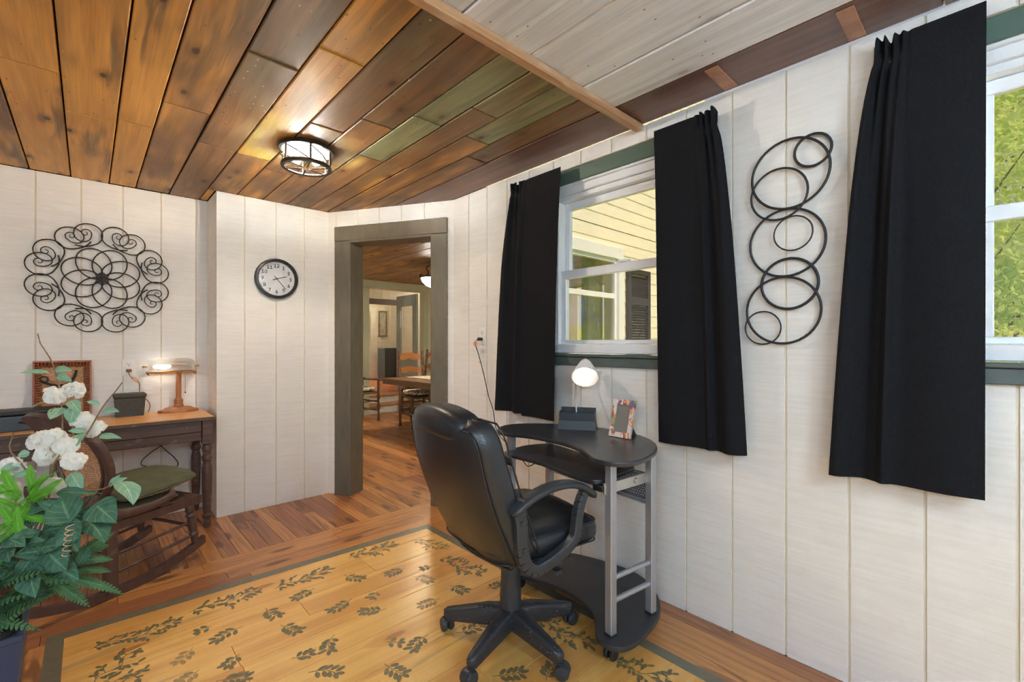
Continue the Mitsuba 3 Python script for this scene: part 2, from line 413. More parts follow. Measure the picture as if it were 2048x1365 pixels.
def move(m, t=(0, 0, 0), rz=0.0, rx=0.0, ry=0.0):
    m = m.copy()
    for ang, ax in ((rx, [1, 0, 0]), (ry, [0, 1, 0]), (rz, [0, 0, 1])):
        if ang:
            m.apply_transform(trimesh.transformations.rotation_matrix(ang, ax))
    m.apply_translation(t)
    return m


def sheet(fn, nu, nv, thick=0.0):
    u, v = np.meshgrid(np.linspace(0, 1, nu), np.linspace(0, 1, nv), indexing='ij')
    P = fn(u, v)
    V = P.reshape(-1, 3)
    idx = np.arange(nu * nv).reshape(nu, nv)
    a, b, c, d = idx[:-1, :-1].ravel(), idx[1:, :-1].ravel(), idx[1:, 1:].ravel(), idx[:-1, 1:].ravel()
    F = np.vstack([np.c_[a, b, c], np.c_[a, c, d]])
    m = M(V, F)
    if thick:
        N = m.vertex_normals
        V2 = V - N * thick
        k = nu * nv
        rim = np.r_[idx[:, 0], idx[-1, 1:], idx[-2::-1, -1], idx[0, -2:0:-1]]
        r2 = np.roll(rim, -1)
        F = np.vstack([F, F[:, ::-1] + k, np.c_[rim, rim + k, r2 + k], np.c_[rim, r2 + k, r2]])
        m = M(np.vstack([V, V2]), F)
    return m, u.ravel(), v.ravel()


# ------------------------------------------------------------------ scene helpers
def numbered(key):
    if key not in USED:
        USED.add(key)
        return key
    i = 1
    while f'{key}_{i:03d}' in USED:
        i += 1
    key = f'{key}_{i:03d}'
    USED.add(key)
    return key


USED = set()


def put(name, mesh, mat, parent=None, smooth=False, uv=None, label=None, kind=None, **more):
    key = numbered(f'{parent}__{name}' if parent else name)
    scene[key] = mikit.ply(mesh, 'm_' + mat, smooth=smooth, uv=uv, **more)
    if label:
        labels.setdefault(key, {})['label'] = label
    if kind:
        labels.setdefault(key, {})['kind'] = kind
    return key


def again(name, src, to_world, parent=None):
    key = numbered(f'{parent}__{name}' if parent else name)
    scene[key] = {**scene[src], 'to_world': to_world}
    return key


def thing(name, label, category, group=None):
    key = numbered(name)
    labels[key] = {'label': label, 'category': category}
    if group:
        labels[key]['group'] = group
    return key


def struct(name, mesh=None, mat=None, **more):
    key = numbered(name)
    labels[key] = {'kind': 'structure'}
    if mesh is not None:
        scene[key] = mikit.ply(mesh, 'm_' + mat, **more)
    return key


def cuv(m, a, b): return np.tile([[a, b]], (len(m.vertices), 1))


def emit(c, k): return {'type': 'area', 'radiance': rgb([float(x) * k for x in c])}


# ------------------------------------------------------------------ the room shell
ZC = 2.31
XR, XL, YB, YL, YK, XJ = 2.01, -2.8, -1.9, 4.10, 3.77, 0.665
PB, PC = np.array([1.45, YK]), np.array([XR, 2.797])


def wall(name, p0, p1, grooves, holes=(), z1=ZC, mat='wall', away=0.14, gw=0.009, z0=0.0):
    """Boards between grooves on a backing; local u runs from p0 to p1, the room is on the left of that run."""
    p0, p1 = np.array(p0, float), np.array(p1, float)
    L = np.linalg.norm(p1 - p0)
    d = (p1 - p0) / L
    n = np.array([d[1], -d[0]])                 # away from the room
    Mx = np.array([[d[0], 0, n[0], p0[0]], [d[1], 0, n[1], p0[1]], [0, 1, 0, 0], [0, 0, 0, 1.0]])
    hol = [sg.box(a, b, c, e) for a, b, c, e in holes]
    key = struct(name)

    def solid(poly, w0, w1):
        m = prism(poly, w1 - w0, w0)
        m.apply_transform(Mx)
        if np.linalg.det(Mx[:3, :3]) < 0:
            m.invert()
        return m
    full = sg.box(0, z0, L, z1)
    for h in hol:
        full = full.difference(h)
    put('backing', solid(full, 0.006, away), 'groove' if mat == 'wall' else mat, key)
    ed = [0.0] + sorted(g for g in grooves if 0.02 < g < L - 0.02) + [L]
    for i, (a, b) in enumerate(zip(ed[:-1], ed[1:])):
        q = sg.box(a + (gw / 2 if i else 0), z0, b - (gw / 2 if i < len(ed) - 2 else 0), z1)
        for h in hol:
            q = q.difference(h)
        for g in getattr(q, 'geoms', [q]):
            if g.area > 1e-4:
                put('panel', solid(g, 0.0, 0.012), mat, key)
    return key


WIN = [(0.88, 1.83), (-0.86, 0.095)]
WZ0, WZ1 = 1.17, 2.232
gr = [0.575 + 0.2037 * k for k in range(-12, 11)]
wall('wall_right', (XR, YB), (XR, PC[1]), [g - YB for g in gr], [(a - YB, WZ0, b - YB, WZ1) for a, b in WIN])   # the run goes +y: away is +x
DL = float(np.linalg.norm(PC - PB))
wall('wall_doorway', PC, PB, [DL - x for x in (0.073, 0.28, 0.48, 0.68, 0.88)], [(DL - 0.958, -0.1, DL - 0.205, 2.07)], away=0.02)
wall('wall_center', (1.45, YK), (XJ, YK), [1.45 - x for x in (1.26, 1.052, 0.839)], away=0.0125)
wall('wall_return', (XJ, YK + 0.0127), (XJ, YL), [0.287], away=0.14)
wall('wall_left', (XJ, YL), (XL, YL), [XJ - (0.592 - 0.2075 * k) for k in range(16)], away=0.14)
wall('wall_side', (XL, YL), (XL, YB), [0.205 * k for k in range(1, 29)], [(2.0, 0.55, 4.4, 2.1)])
wall('wall_behind', (XL, YB), (XR, YB), [0.205 * k for k in range(1, 24)], [(0.7, 0.06, 3.1, 2.08)])
for nm, lo, hi in (('window_3', (XL - 0.05, YL - 4.4, 0.55), (XL - 0.046, YL - 2.0, 2.1)), ('window_4', (XL + 0.7, YB - 0.07, 0.06), (XL + 3.1, YB - 0.066, 2.08))):  # unseen windows, placed out of view to light the walls and floor
    w = struct(nm)
    lo, hi = np.array(lo), np.array(hi)
    put('pane', box2(lo, hi, 0.0), 'pane', w)
    ax = 1 if nm == 'window_3' else 0
    for k in range(4):
        c = lo.copy(); e = hi.copy()
        c[ax] = lo[ax] + (hi[ax] - lo[ax] - 0.05) * k / 3; e[ax] = c[ax] + 0.05
        c[1 - ax] -= 0.02; e[1 - ax] += 0.02
        put('stile', box2(c, e), 'vinyl', w)
    for z in (lo[2], hi[2] - 0.05):
        c = lo.copy(); e = hi.copy(); c[2], e[2] = z, z + 0.05; c[1 - ax] -= 0.02; e[1 - ax] += 0.02
        put('rail', box2(c, e), 'vinyl', w)

# ceiling boards
cl = struct('ceiling', box2((XL - 0.1, YB - 0.1, ZC + 0.022), (XR, YL + 0.1, ZC + 0.06), 0), 'dark_gap')
YBAT = 1.215
J = [-2.8, -2.62, -2.43, -2.25, -2.06, -1.88, -1.7, -1.53, -1.35, -1.17, -1.0, -0.82, -0.64, -0.45, -0.265, -0.08, 0.105, 0.245, 0.43, 0.615, 0.795, 0.963, 1.13, 1.29, 1.44, 1.60, 1.75, XR]
cuts = {-0.265: [2.57, 0.6], -0.08: [2.95, 0.2], 0.105: [2.90], 0.245: [2.55], 0.43: [2.92, 1.9], 0.615: [1.70, 2.95], 0.795: [2.3, 3.1], 0.963: [2.09, 2.75], 1.13: [1.9, 2.5], 1.29: [1.65, 2.5], 1.44: [1.9], 1.60: [2.1], 1.75: []}
tone = {-0.45: .2, -0.265: .02, -0.08: .03, 0.105: .04, 0.245: .30, 0.43: .34, 0.615: .12, 0.795: .42, 0.963: .34, 1.13: .62, 1.29: .50, 1.44: .62, 1.60: .40}


def cboard(x0, x1, y0, y1, t, mat='ceil'):
    dz = rng.uniform(0, 0.005)
    m = box2((x0 + 0.003, y0 + 0.0012, ZC + dz), (x1 - 0.003, y1 - 0.0012, ZC + 0.022), 0.004)
    put('board', m, mat, cl, uv=cuv(m, rng.random(), min(max(t + rng.uniform(-0.06, 0.06), 0), 1)))


for i in range(len(J) - 1):
    x0, x1 = J[i], J[i + 1]
    yend = YL if x1 < 0.7 else YK + 0.02
    cs = [YBAT] + sorted(c for c in cuts.get(x0, [1.3 + 2.3 * rng.random()]) if c > YBAT + 0.1) + [yend]
    for a, b in zip(cs[:-1], cs[1:]):
        far = 0.5 * (a + b)
        t = tone.get(x0, rng.choice([0.02, 0.1, 0.3]))
        if far > 2.6 and x0 > 0.6:
            t = 0.28
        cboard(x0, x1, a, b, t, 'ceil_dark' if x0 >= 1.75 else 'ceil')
cboard(0.615, 0.664, YK + 0.021, YL, 0.05)
JW = [-2.8, -2.5, -2.19, -1.87, -1.56, -1.25, -0.94, -0.63, -0.32, -0.01, 0.30, 0.60, 0.90, 1.215, 1.53, 1.765, XR]
for x0, x1 in zip(JW[:-1], JW[1:]):
    cs = [YB, -0.6 + 0.9 * rng.random(), YBAT]
    for a, b in zip(cs[:-1], cs[1:]):
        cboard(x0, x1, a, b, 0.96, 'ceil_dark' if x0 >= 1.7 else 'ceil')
for ya, yb in ((0.748, 0.80), (0.318, 0.367)):
    put('unstained_strip', box2((1.79, ya, ZC - 0.002), (1.985, yb, ZC + 0.004), 0.001), 'tan_strip', cl)
tr = struct('trim_1')
put('batten', box2((XL, 1.192, ZC - 0.032), (1.995, 1.238, ZC + 0.001), 0.006), 'batten', tr)

# floor
fl = struct('floor', box2((XL - 0.1, YB - 0.1, -0.06), (XR + 0.16, YL + 0.1, -0.014), 0), 'dark_gap')


def plank(x0, x1, y0, y1, mat, along_x, t, parent=None):
    m = box2((x0 + 0.0007, y0 + 0.0007, -0.016), (x1 - 0.0007, y1 - 0.0007, 0.0), 0.0012)
    put('plank', m, mat, parent or fl, uv=cuv(m, rng.random(), t + (10 if along_x else 0)))


def strips(x0, x1, y0, y1, w, along_x, mat, seg, parent=None):
    lo, hi = (y0, y1) if along_x else (x0, x1)
    k = max(1, round((hi - lo) / w))
    e = np.linspace(lo, hi, k + 1)
    for i in range(k):
        a0, a1 = (x0, x1) if along_x else (y0, y1)
        c = [a0]
        while c[-1] < a1 - 1e-6:
            c.append(min(a1, c[-1] + seg * rng.uniform(0.6, 1.4) * (rng.uniform(0.3, 1) if len(c) == 1 else 1)))
            if a1 - c[-1] < 0.25:
                c[-1] = a1
        for p, q in zip(c[:-1], c[1:]):
            if along_x:
                plank(p, q, e[i], e[i + 1], mat, True, rng.random(), parent)
            else:
                plank(e[i], e[i + 1], p, q, mat, False, rng.random(), parent)


PX0, PX1 = -0.10, 1.668
strips(-0.65, XR + 0.1, 3.03, YL, 0.082, False, 'oak', 1.6)
strips(XL, -0.65, 3.03, YL, 0.24, False, 'oak', 2.2)
strips(-0.65, XR, 2.66, 3.03, 0.0925, True, 'oak', 0.95)
strips(PX1, XR, YB, 2.66, 0.0855, False, 'oak', 1.5)
strips(PX0 - 0.55, PX0, YB, 2.66, 0.092, False, 'oak', 2.0)
strips(XL, PX0 - 0.55, YB, 3.03, 0.36, False, 'oak', 5.0)
ys = [2.66, 2.50, 2.30, 2.13, 1.975, 1.80, 1.60, 1.42, 1.23, 1.05, 0.86, 0.66, 0.45, 0.22, -0.05, -0.4, -0.8, -1.3, YB]
for b, a in zip(ys[:-1], ys[1:]):
    c = [PX0, PX0 + rng.uniform(0.5, 1.4), PX1]
    for p, q in zip(c[:-1], c[1:]):
        plank(p, q, a, b, 'pine', True, rng.random())
outer = [(-0.127, YB + 0.02), (-0.127, 2.722), (1.697, 2.658), (1.697, YB + 0.02)]
inner = [(-0.072, YB + 0.02), (-0.072, 2.664), (1.645, 2.598), (1.645, YB + 0.02)]
put('painted_stripe', prism(sg.Polygon(outer).difference(sg.Polygon(inner).buffer(1e-6)), 0.0005, 0.0), 'stripe', fl, label='grey painted border stripe')


def leaf_poly(x, y, ang, l, w):
    t = np.linspace(0, np.pi, 8)
    up = np.c_[l * (1 - np.cos(t)) / 2, w * np.sin(t) ** 0.9]
    pts = np.vstack([up, up[-2:0:-1] * [1, -1]])
    ca, sa = math.cos(ang), math.sin(ang)
    return sg.Polygon(pts @ np.array([[ca, sa], [-sa, ca]]) + [x, y])


def sprig_poly(x0, y0, x1, y1, r):
    L = math.hypot(x1 - x0, y1 - y0)
    A = math.atan2(y1 - y0, x1 - x0)
    bend = r.uniform(-0.15, 0.15) * L
    pt = lambda t: (t * L, bend * math.sin(math.pi * t))
    line = sg.LineString([pt(t) for t in np.linspace(0, 0.93, 8)]).buffer(0.0013)
    parts = [line]
    k = 4 if L > 0.085 else 3 if L > 0.06 else 2
    ll = 0.036 if L > 0.085 else 0.030
    for i in range(k):
        t = 0.22 + 0.62 * i / max(k - 1, 1)
        x, y = pt(t)
        for sd in (1, -1):
            a = sd * r.uniform(0.75, 1.0)
            st = 0.008
            parts.append(sg.LineString([(x, y), (x + st * math.cos(a), y + st * math.sin(a))]).buffer(0.001))
            parts.append(leaf_poly(x + st * math.cos(a), y + st * math.sin(a), a, ll * r.uniform(0.85, 1.1), 0.0088))
    x, y = pt(0.93)
    parts.append(leaf_poly(x, y, 0.1, ll * 0.9, 0.0085))
    p = shapely.unary_union(parts)
    return shapely.affinity.translate(shapely.affinity.rotate(p, A, origin=(0, 0), use_radians=True), x0, y0)


import shapely.affinity


def garland_poly(x0, y0, x1, y1, r):
    L = math.hypot(x1 - x0, y1 - y0)
    A = math.atan2(y1 - y0, x1 - x0)
    pt = lambda t: np.array([t * L, 0.016 * math.sin(t * 9)])
    parts = [sg.LineString([pt(t) for t in np.linspace(0, 1, 20)]).buffer(0.0014)]
    k = int(L / 0.030)
    for i in range(k):
        t = (i + 0.5) / k
        e = math.sin(math.pi * t) ** 0.6
        for sd in (1, -1):
            ln = 0.045 * e + 0.012
            a = sd * r.uniform(0.5, 1.2)
            q = pt(t)
            tip = q + ln * np.array([math.cos(a), math.sin(a)])
            parts.append(sg.LineString([q, tip]).buffer(0.0010))
            for j in range(3):
                b = q + (tip - q) * (0.4 + 0.3 * j)
                parts.append(leaf_poly(b[0], b[1], a + r.choice([-1, 1]) * r.uniform(0.3, 1.0), 0.026 * r.uniform(0.8, 1.15), 0.0062))
    p = shapely.unary_union(parts)
    return shapely.affinity.translate(shapely.affinity.rotate(p, A, origin=(0, 0), use_radians=True), x0, y0)


SPR = [(0.394, 2.337, 0.348, 2.332), (0.492, 2.246, 0.384, 2.214), (0.31, 2.227, 0.251, 2.167), (0.439, 2.053, 0.391, 2.009), (0.308, 2.06, 0.249, 2.038), (0.606, 2.327, 0.633, 2.224), (0.616, 2.144, 0.657, 2.044), (0.832, 2.35, 0.732, 2.318), (0.584, 1.884, 0.648, 1.876), (0.603, 1.763, 0.68, 1.681), (0.342, 1.946, 0.422, 1.882), (0.996, 2.374, 1.054, 2.279), (1.275, 2.222, 1.17, 2.222), (1.387, 2.14, 1.341, 2.149), (1.252, 2.114, 1.292, 2.007), (1.051, 2.108, 1.008, 2.077), (0.93, 2.132, 0.82, 2.103), (1.011, 1.941, 0.926, 2.004), (1.243, 1.841, 1.143, 1.85), (1.349, 1.906, 1.37, 1.811), (0.763, 1.918, 0.707, 1.827), (0.901, 1.724, 0.939, 1.683), (1.053, 1.647, 0.957, 1.605), (0.833, 1.612, 0.858, 1.51), (1.145, 1.575, 1.264, 1.554), (1.093, 1.28, 1.192, 1.219), (1.222, 1.13, 1.302, 1.159), (1.567, 1.547, 1.505, 1.553), (1.467, 1.757, 1.538, 1.748), (0.55, 1.5, 0.63, 1.43), (0.85, 1.25, 0.93, 1.3), (0.3, 1.55, 0.22, 1.5), (0.95, 0.95, 1.04, 0.9), (0.5, 1.1, 0.58, 1.18), (0.2, 0.9, 0.3, 0.92), (1.25, 0.7, 1.32, 0.62)]
GAR = [(0.003, 2.489, 0.286, 2.474), (0.341, 2.527, 0.615, 2.515), (0.685, 2.478, 0.958, 2.485), (1.099, 2.549, 1.375, 2.527), (1.49, 2.50, 1.568, 2.292), (1.487, 2.188, 1.537, 1.89), (1.458, 1.402, 1.499, 1.136), (0.018, 2.239, 0.135, 2.354), (0.022, 2.216, 0.132, 2.161), (1.486, 1.032, 1.554, 0.825), (0.03, 2.0, 0.06, 1.72), (1.5, 0.72, 1.53, 0.45)]
rs = random.Random(3)
for i, q in enumerate(SPR):
    put('leaf_stencil', prism(sprig_poly(*q, rs).simplify(0.0004), 0.0005), 'stencil_faded' if i in (2, 4, 14, 18, 27) else 'stencil', fl)
for i, q in enumerate(GAR):
    put('vine_stencil', prism(garland_poly(*q, rs).simplify(0.0004), 0.0005), 'stencil_faded' if i == 4 else 'stencil', fl)

# doorway casing (walls at 30 degrees to the window wall)
dd = (PC - PB) / DL                 # along the doorway wall, left to right seen from the room
dn = np.array([-dd[1], dd[0]])      # into the next room
if dn @ np.array([1.0, 1.0]) < 0:
    dn = -dn


def dbox(u0, u1, w0, w1, z0, z1, b=0.003):
    m = box2((u0, w0, z0), (u1, w1, z1), b)
    X = np.eye(4); X[:2, 0] = dd; X[:2, 1] = dn; X[:2, 3] = PB
    m.apply_transform(X)
    if np.linalg.det(X) < 0:
        m.invert()
    return m


dk = struct('door_1')
put('casing', dbox(0.073, 0.215, -0.02, 0.0, 0.0, 2.062), 'trim_dark', dk)
put('casing', dbox(0.945, 1.075, -0.02, 0.0, 0.0, 2.062), 'trim_dark', dk)
put('header', dbox(0.073, 1.075, -0.022, 0.0, 2.064, 2.18), 'trim_dark', dk)
put('jamb', dbox(0.205, 0.222, -0.018, 0.155, 0.0, 2.06), 'trim_dark', dk)
put('jamb', dbox(0.938, 0.958, -0.018, 0.155, 0.0, 2.06), 'trim_dark', dk)
put('head_jamb', dbox(0.205, 0.958, -0.018, 0.155, 2.045, 2.066), 'trim_dark', dk)


# windows of the right wall
def window(n, y0, y1):
    w = struct(f'window_{n}')
    x0 = XR
    P = lambda nm, lo, hi, mt='vinyl', b=0.003: put(nm, box2(lo, hi, b), mt, w)
    P('head_board', (x0 + 0.014, y0 - 0.03, WZ1 - 0.078), (x0 + 0.13, y1 + 0.03, WZ1), 'trim_green')
    P('side_board', (x0 + 0.02, y0 - 0.03, WZ0), (x0 + 0.13, y0 + 0.012, WZ1 - 0.078), 'vinyl')
    P('side_board', (x0 + 0.02, y1 - 0.012, WZ0), (x0 + 0.13, y1 + 0.03, WZ1 - 0.078), 'vinyl')
    zt = WZ1 - 0.078
    a, b = y0 + 0.012, y1 - 0.012
    P('frame_head', (x0 + 0.022, a, zt - 0.012), (x0 + 0.13, b, zt))
    P('frame_head', (x0 + 0.035, a, zt - 0.055), (x0 + 0.13, b, zt - 0.0135))
    P('frame_head', (x0 + 0.05, a, zt - 0.085), (x0 + 0.13, b, zt - 0.0565))
    P('frame_stile', (x0 + 0.03, a, WZ0), (x0 + 0.13, a + 0.035, zt - 0.0865))
    P('frame_stile', (x0 + 0.03, b - 0.035, WZ0), (x0 + 0.13, b, zt - 0.0865))
    P('frame_sill', (x0 + 0.008, a - 0.01, WZ0 + 0.006), (x0 + 0.13, b + 0.01, WZ0 + 0.058), 'vinyl', 0.004)
    c, d = a + 0.036, b - 0.036
    zu, zm, zl = zt - 0.087, 1.635, WZ0 + 0.059
    # upper sash in the outer track
    for nm, lo, hi in (('sash_rail', (x0 + 0.09, c, zu - 0.045), (x0 + 0.118, d, zu)), ('sash_rail', (x0 + 0.09, c, zm - 0.012), (x0 + 0.118, d, zm + 0.028)),
                       ('sash_stile', (x0 + 0.09, c, zm + 0.03), (x0 + 0.118, c + 0.035, zu - 0.046)), ('sash_stile', (x0 + 0.09, d - 0.035, zm + 0.03), (x0 + 0.118, d, zu - 0.046))):
        P(nm, lo, hi)
    P('pane', (x0 + 0.103, c + 0.036, zm + 0.029), (x0 + 0.1042, d - 0.036, zu - 0.046), 'pane', 0)
    # lower sash in the inner track
    for nm, lo, hi in (('sash_rail', (x0 + 0.055, c, zm - 0.022), (x0 + 0.086, d, zm + 0.026)), ('sash_rail', (x0 + 0.055, c, zl), (x0 + 0.086, d, zl + 0.022)),
                       ('sash_stile', (x0 + 0.055, c, zl + 0.023), (x0 + 0.086, c + 0.035, zm - 0.023)), ('sash_stile', (x0 + 0.055, d - 0.035, zl + 0.023), (x0 + 0.086, d, zm - 0.023))):
        P(nm, lo, hi)
    P('pane', (x0 + 0.07, c + 0.036, zl + 0.023), (x0 + 0.0712, d - 0.036, zm - 0.023), 'pane', 0)
    P('lock', (x0 + 0.05, (c + d) / 2 - 0.03, zm + 0.027), (x0 + 0.085, (c + d) / 2 + 0.03, zm + 0.04), 'vinyl')
    t = struct(f'trim_{n + 1}')
    put('sill_ledge', box2((x0 - 0.030, y0 - 0.08, WZ0 - 0.012), (x0 + 0.02, y1 + 0.05, WZ0 + 0.003), 0.003), 'sill_dark', t)
    put('apron', box2((x0 - 0.018, y0 - 0.08, WZ0 - 0.062), (x0 - 0.0005, y1 + 0.05, WZ0 - 0.0125), 0.003), 'sill_dark', t)


window(1, *WIN[0])
window(2, *WIN[1])

# ------------------------------------------------------------------ the next room, seen through the doorway
ZD = 2.335
f2 = struct('floor_001', box2((1.4, 2.6, -0.07), (7.2, 7.6, -0.018), 0), 'dark_gap')
strips(2.02, 5.2, 3.0, 7.45, 0.118, False, 'oak', 1.7, f2)
strips(1.5, 2.02, YL, 7.45, 0.13, False, 'oak', 1.8, f2)
c2 = struct('ceiling_001', box2((1.4, 2.6, ZD + 0.02), (7.2, 7.6, ZD + 0.06), 0), 'dark_gap')
xs = np.arange(1.5, 5.6, 0.20)
for x0 in xs:
    yc = 4.2 + 2.4 * rng.random()
    for a, b in ((2.95, yc), (yc, 7.45)):
        m = box2((x0 + 0.004, a + 0.002, ZD + rng.uniform(0, 0.003)), (x0 + 0.196, b - 0.002, ZD + 0.02), 0.003)
        put('board', m, 'ceil', c2, uv=cuv(m, rng.random(), rng.uniform(0.3, 0.42)))
YF = 7.45
wall('wall_far', (5.6, YF), (1.5, YF), [0.15 * k for k in range(1, 27)], [(5.6 - 4.66, -0.1, 5.6 - 3.55, 2.2)], z1=ZD, mat='cream_panel', away=0.12)
wall('wall_west', (1.45, YF), (1.45, YL - 0.32), [], z1=ZD, mat='cream_panel', away=0.12)
wall('wall_east', (5.6, 2.75), (5.6, YF), [0.3 * k for k in range(1, 15)], [(0.6, 0.4, 4.3, 2.15)], z1=ZD, mat='cream_panel')
wall('wall_south', (2.17, 2.76), (5.6, 2.76), [0.3 * k for k in range(1, 11)], [(2.93 - 2.17, 1.10, 3.86 - 2.17, 2.08)], z1=ZD, mat='cream_panel', away=0.10)
t = struct('trim_4')
put('casing', box2((3.445, YF - 0.02, 0), (3.55, YF - 0.0005, 2.2)), 'pale_green', t)
put('casing', box2((4.66, YF - 0.02, 0), (4.75, YF - 0.0005, 2.2)), 'pale_green', t)
put('header', box2((3.445, YF - 0.022, 2.201), (4.75, YF - 0.0005, ZD)), 'pale_green', t)
put('jamb', box2((3.545, YF - 0.018, 0.0), (3.56, YF + 0.125, 2.2)), 'pale_green', t)
put('jamb', box2((4.65, YF - 0.018, 0.0), (4.665, YF + 0.125, 2.2)), 'pale_green', t)
# steps with tiled risers up to the further rooms
st = struct('floor_002')
put('step', box2((3.565, YF + 0.02, -0.02), (4.645, YF + 0.30, 0.125), 0.003), 'tile_white', st)
put('step', box2((3.565, YF + 0.303, -0.02), (4.645, YF + 0.60, 0.262), 0.003), 'tile_white', st)
for k in range(7):
    x = 3.57 + 0.152 * k
    put('tile', box2((x, YF + 0.008, 0.004), (x + 0.148, YF + 0.022, 0.122), 0.002), 'tile_white', st)
    put('tile', box2((x + 0.02, YF + 0.288, 0.15), (x + 0.165, YF + 0.302, 0.258), 0.002), 'tile_white', st)
put('tread', box2((3.565, YF - 0.012, 0.126), (4.645, YF + 0.30, 0.148), 0.004), 'slat_wood', st)
put('tread', box2((3.565, YF + 0.262, 0.263), (4.645, YF + 0.62, 0.286), 0.004), 'slat_wood', st)
f3 = struct('floor_003', box2((2.6, YF + 0.6, 0.2), (9.5, 12.2, 0.27), 0), 'dark_gap')
for y0 in np.arange(YF + 0.6, 12.1, 0.12):
    m = box2((2.7, y0 + 0.001, 0.268), (9.4, y0 + 0.119, 0.286), 0.002)
    put('plank', m, 'upper_floor', f3)
struct('ceiling_002', box2((2.4, YF + 0.12, 2.75), (9.6, 12.3, 2.8), 0), 'cream_panel')
wall('wall_hall', (9.4, 10.2), (2.6, 10.2), [0.2 * k for k in range(1, 34)], [(9.4 - 5.75, -0.2, 9.4 - 4.2, 2.18)], z1=2.75, mat='cream_panel', away=0.1, z0=0.2)
wall('wall_back_room', (9.4, 11.6), (2.6, 11.6), [0.2 * k for k in range(1, 34)], z1=2.75, mat='cream_panel', away=0.1, z0=0.2)
wall('wall_hall_left', (2.6, 11.7), (2.6, YF + 0.12), [], z1=2.75, mat='cream_panel', away=0.1, z0=0.2)
wall('wall_hall_right', (9.4, YF + 0.12), (9.4, 11.7), [], [(0.5, 1.0, 3.4, 2.4)], z1=2.75, mat='cream_panel', away=0.1, z0=0.2)
t = struct('trim_5')
put('header', box2((4.1, 10.17, 2.18), (5.85, 10.199, 2.31)), 'dining_wood', t)

for x, y, lab in ((6.9, 8.9, 'unseen globe light on the ceiling, placed to light the hall beyond the dining room'), (4.6, 10.9, 'unseen globe light on the ceiling, placed to light the furthest room')):
    kk = thing('unseen_globe_light', lab, 'ceiling light')  # lamp out of view, placed to brighten the rooms past the doorway
    put('canopy', lathe([(0.001, 2.72), (0.07, 2.72), (0.075, 2.749), (0.001, 2.749)], 24, (x, y, 0)), 'fixture', kk)
    put('globe', move(trimesh.creation.icosphere(3, 0.16), (x, y, 2.55)), 'white', kk, smooth=True, emitter=emit((1.0, 0.93, 0.82), UNSEEN_HALL))
# open glazed door leaf in the far opening
d = struct('door_2')
DX, DY0, DY1, DZ0, DZ1 = 4.64, YF + 0.20, YF + 0.97, 0.30, 2.19


def leafbox(nm, y0, y1, z0, z1, mt='door_blue', th=0.02):
    put(nm, move(box2((-th, y0 - DY0, z0), (th, y1 - DY0, z1), 0.003), (DX, DY0, 0), rz=0.0), mt, d)


leafbox('stile', DY0, DY0 + 0.15, DZ0, DZ1)
leafbox('stile', DY1 - 0.15, DY1, DZ0, DZ1)
leafbox('rail', DY0 + 0.15, DY1 - 0.15, 1.98, DZ1)
leafbox('rail', DY0 + 0.15, DY1 - 0.15, DZ0, 0.95)
leafbox('pane', DY0 + 0.15, DY1 - 0.15, 0.95, 1.98, 'pane', 0.002)

# ------------------------------------------------------------------ outdoors
struct('ground', sheet(lambda u, v: np.stack([2.2 + 60 * u, -30 + 60 * v, -0.45 + 1.5 * np.clip((2.2 + 60 * u - 7) / 14, 0, 3) + 0.0 * v], -1), 30, 20)[0], 'grass', smooth=True)
struct('ground_001', box2((-20, -40, -0.6), (2.19, -2.2, -0.45), 0), 'grass')
we = struct('wall_outside', box2((2.17, 2.615, -0.4), (8.2, 2.66, 1.10), 0), 'dark_gap')
put('backing', box2((2.17, 2.615, 1.10), (2.93, 2.66, 4.4), 0), 'dark_gap', we)
put('backing', box2((3.86, 2.615, 1.10), (8.2, 2.66, 4.4), 0), 'dark_gap', we)
put('backing', box2((2.93, 2.615, 2.08), (3.86, 2.66, 4.4), 0), 'dark_gap', we)
for k in range(40):
    z = -0.38 + 0.119 * k
    prof = [(2.6145, z), (2.596, z + 0.001), (2.5955, z + 0.012), (2.6025, z + 0.119), (2.6145, z + 0.119)]
    for xa, xb in (((2.172, 2.86), (3.94, 8.2)) if 0.95 < z < 2.09 else ((2.172, 8.2),)):
        m = prism([(p[0], p[1]) for p in prof], xb - xa)
        m.apply_transform(np.array([[0, 0, 1, xa], [1, 0, 0, 0], [0, 1, 0, 0], [0, 0, 0, 1.0]]))
        put('siding_course', m, 'siding', we)
w = struct('window_5')
for nm, lo, hi in (('casing', (2.85, 2.575, 1.03), (2.935, 2.66, 2.18)), ('casing', (3.855, 2.575, 1.03), (3.945, 2.66, 2.18)), ('casing', (2.936, 2.575, 2.07), (3.854, 2.66, 2.18)), ('casing', (2.936, 2.575, 1.03), (3.854, 2.66, 1.115)),
                   ('sash_stile', (2.937, 2.60, 1.116), (2.975, 2.64, 2.069)), ('sash_stile', (3.815, 2.60, 1.116), (3.853, 2.64, 2.069)), ('sash_rail', (2.976, 2.60, 1.675), (3.814, 2.64, 1.725)), ('sash_rail', (2.976, 2.60, 2.035), (3.814, 2.64, 2.069)), ('sash_rail', (2.976, 2.60, 1.116), (3.814, 2.64, 1.15))):
    put(nm, box2(lo, hi, 0.003), 'vinyl', w)
put('pane', box2((2.976, 2.622, 1.726), (3.814, 2.6232, 2.034), 0), 'pane', w)
put('pane', box2((2.976, 2.618, 1.151), (3.814, 2.6192, 1.674), 0), 'pane', w)
k = thing('shutter', 'dark louvered shutter on the yellow siding beside the far window', 'shutter')
for lo, hi in (((4.0, 2.555, 1.05), (4.05, 2.592, 2.0)), ((4.37, 2.555, 1.05), (4.42, 2.592, 2.0))):
    put('stile', box2(lo, hi), 'shutter', k)
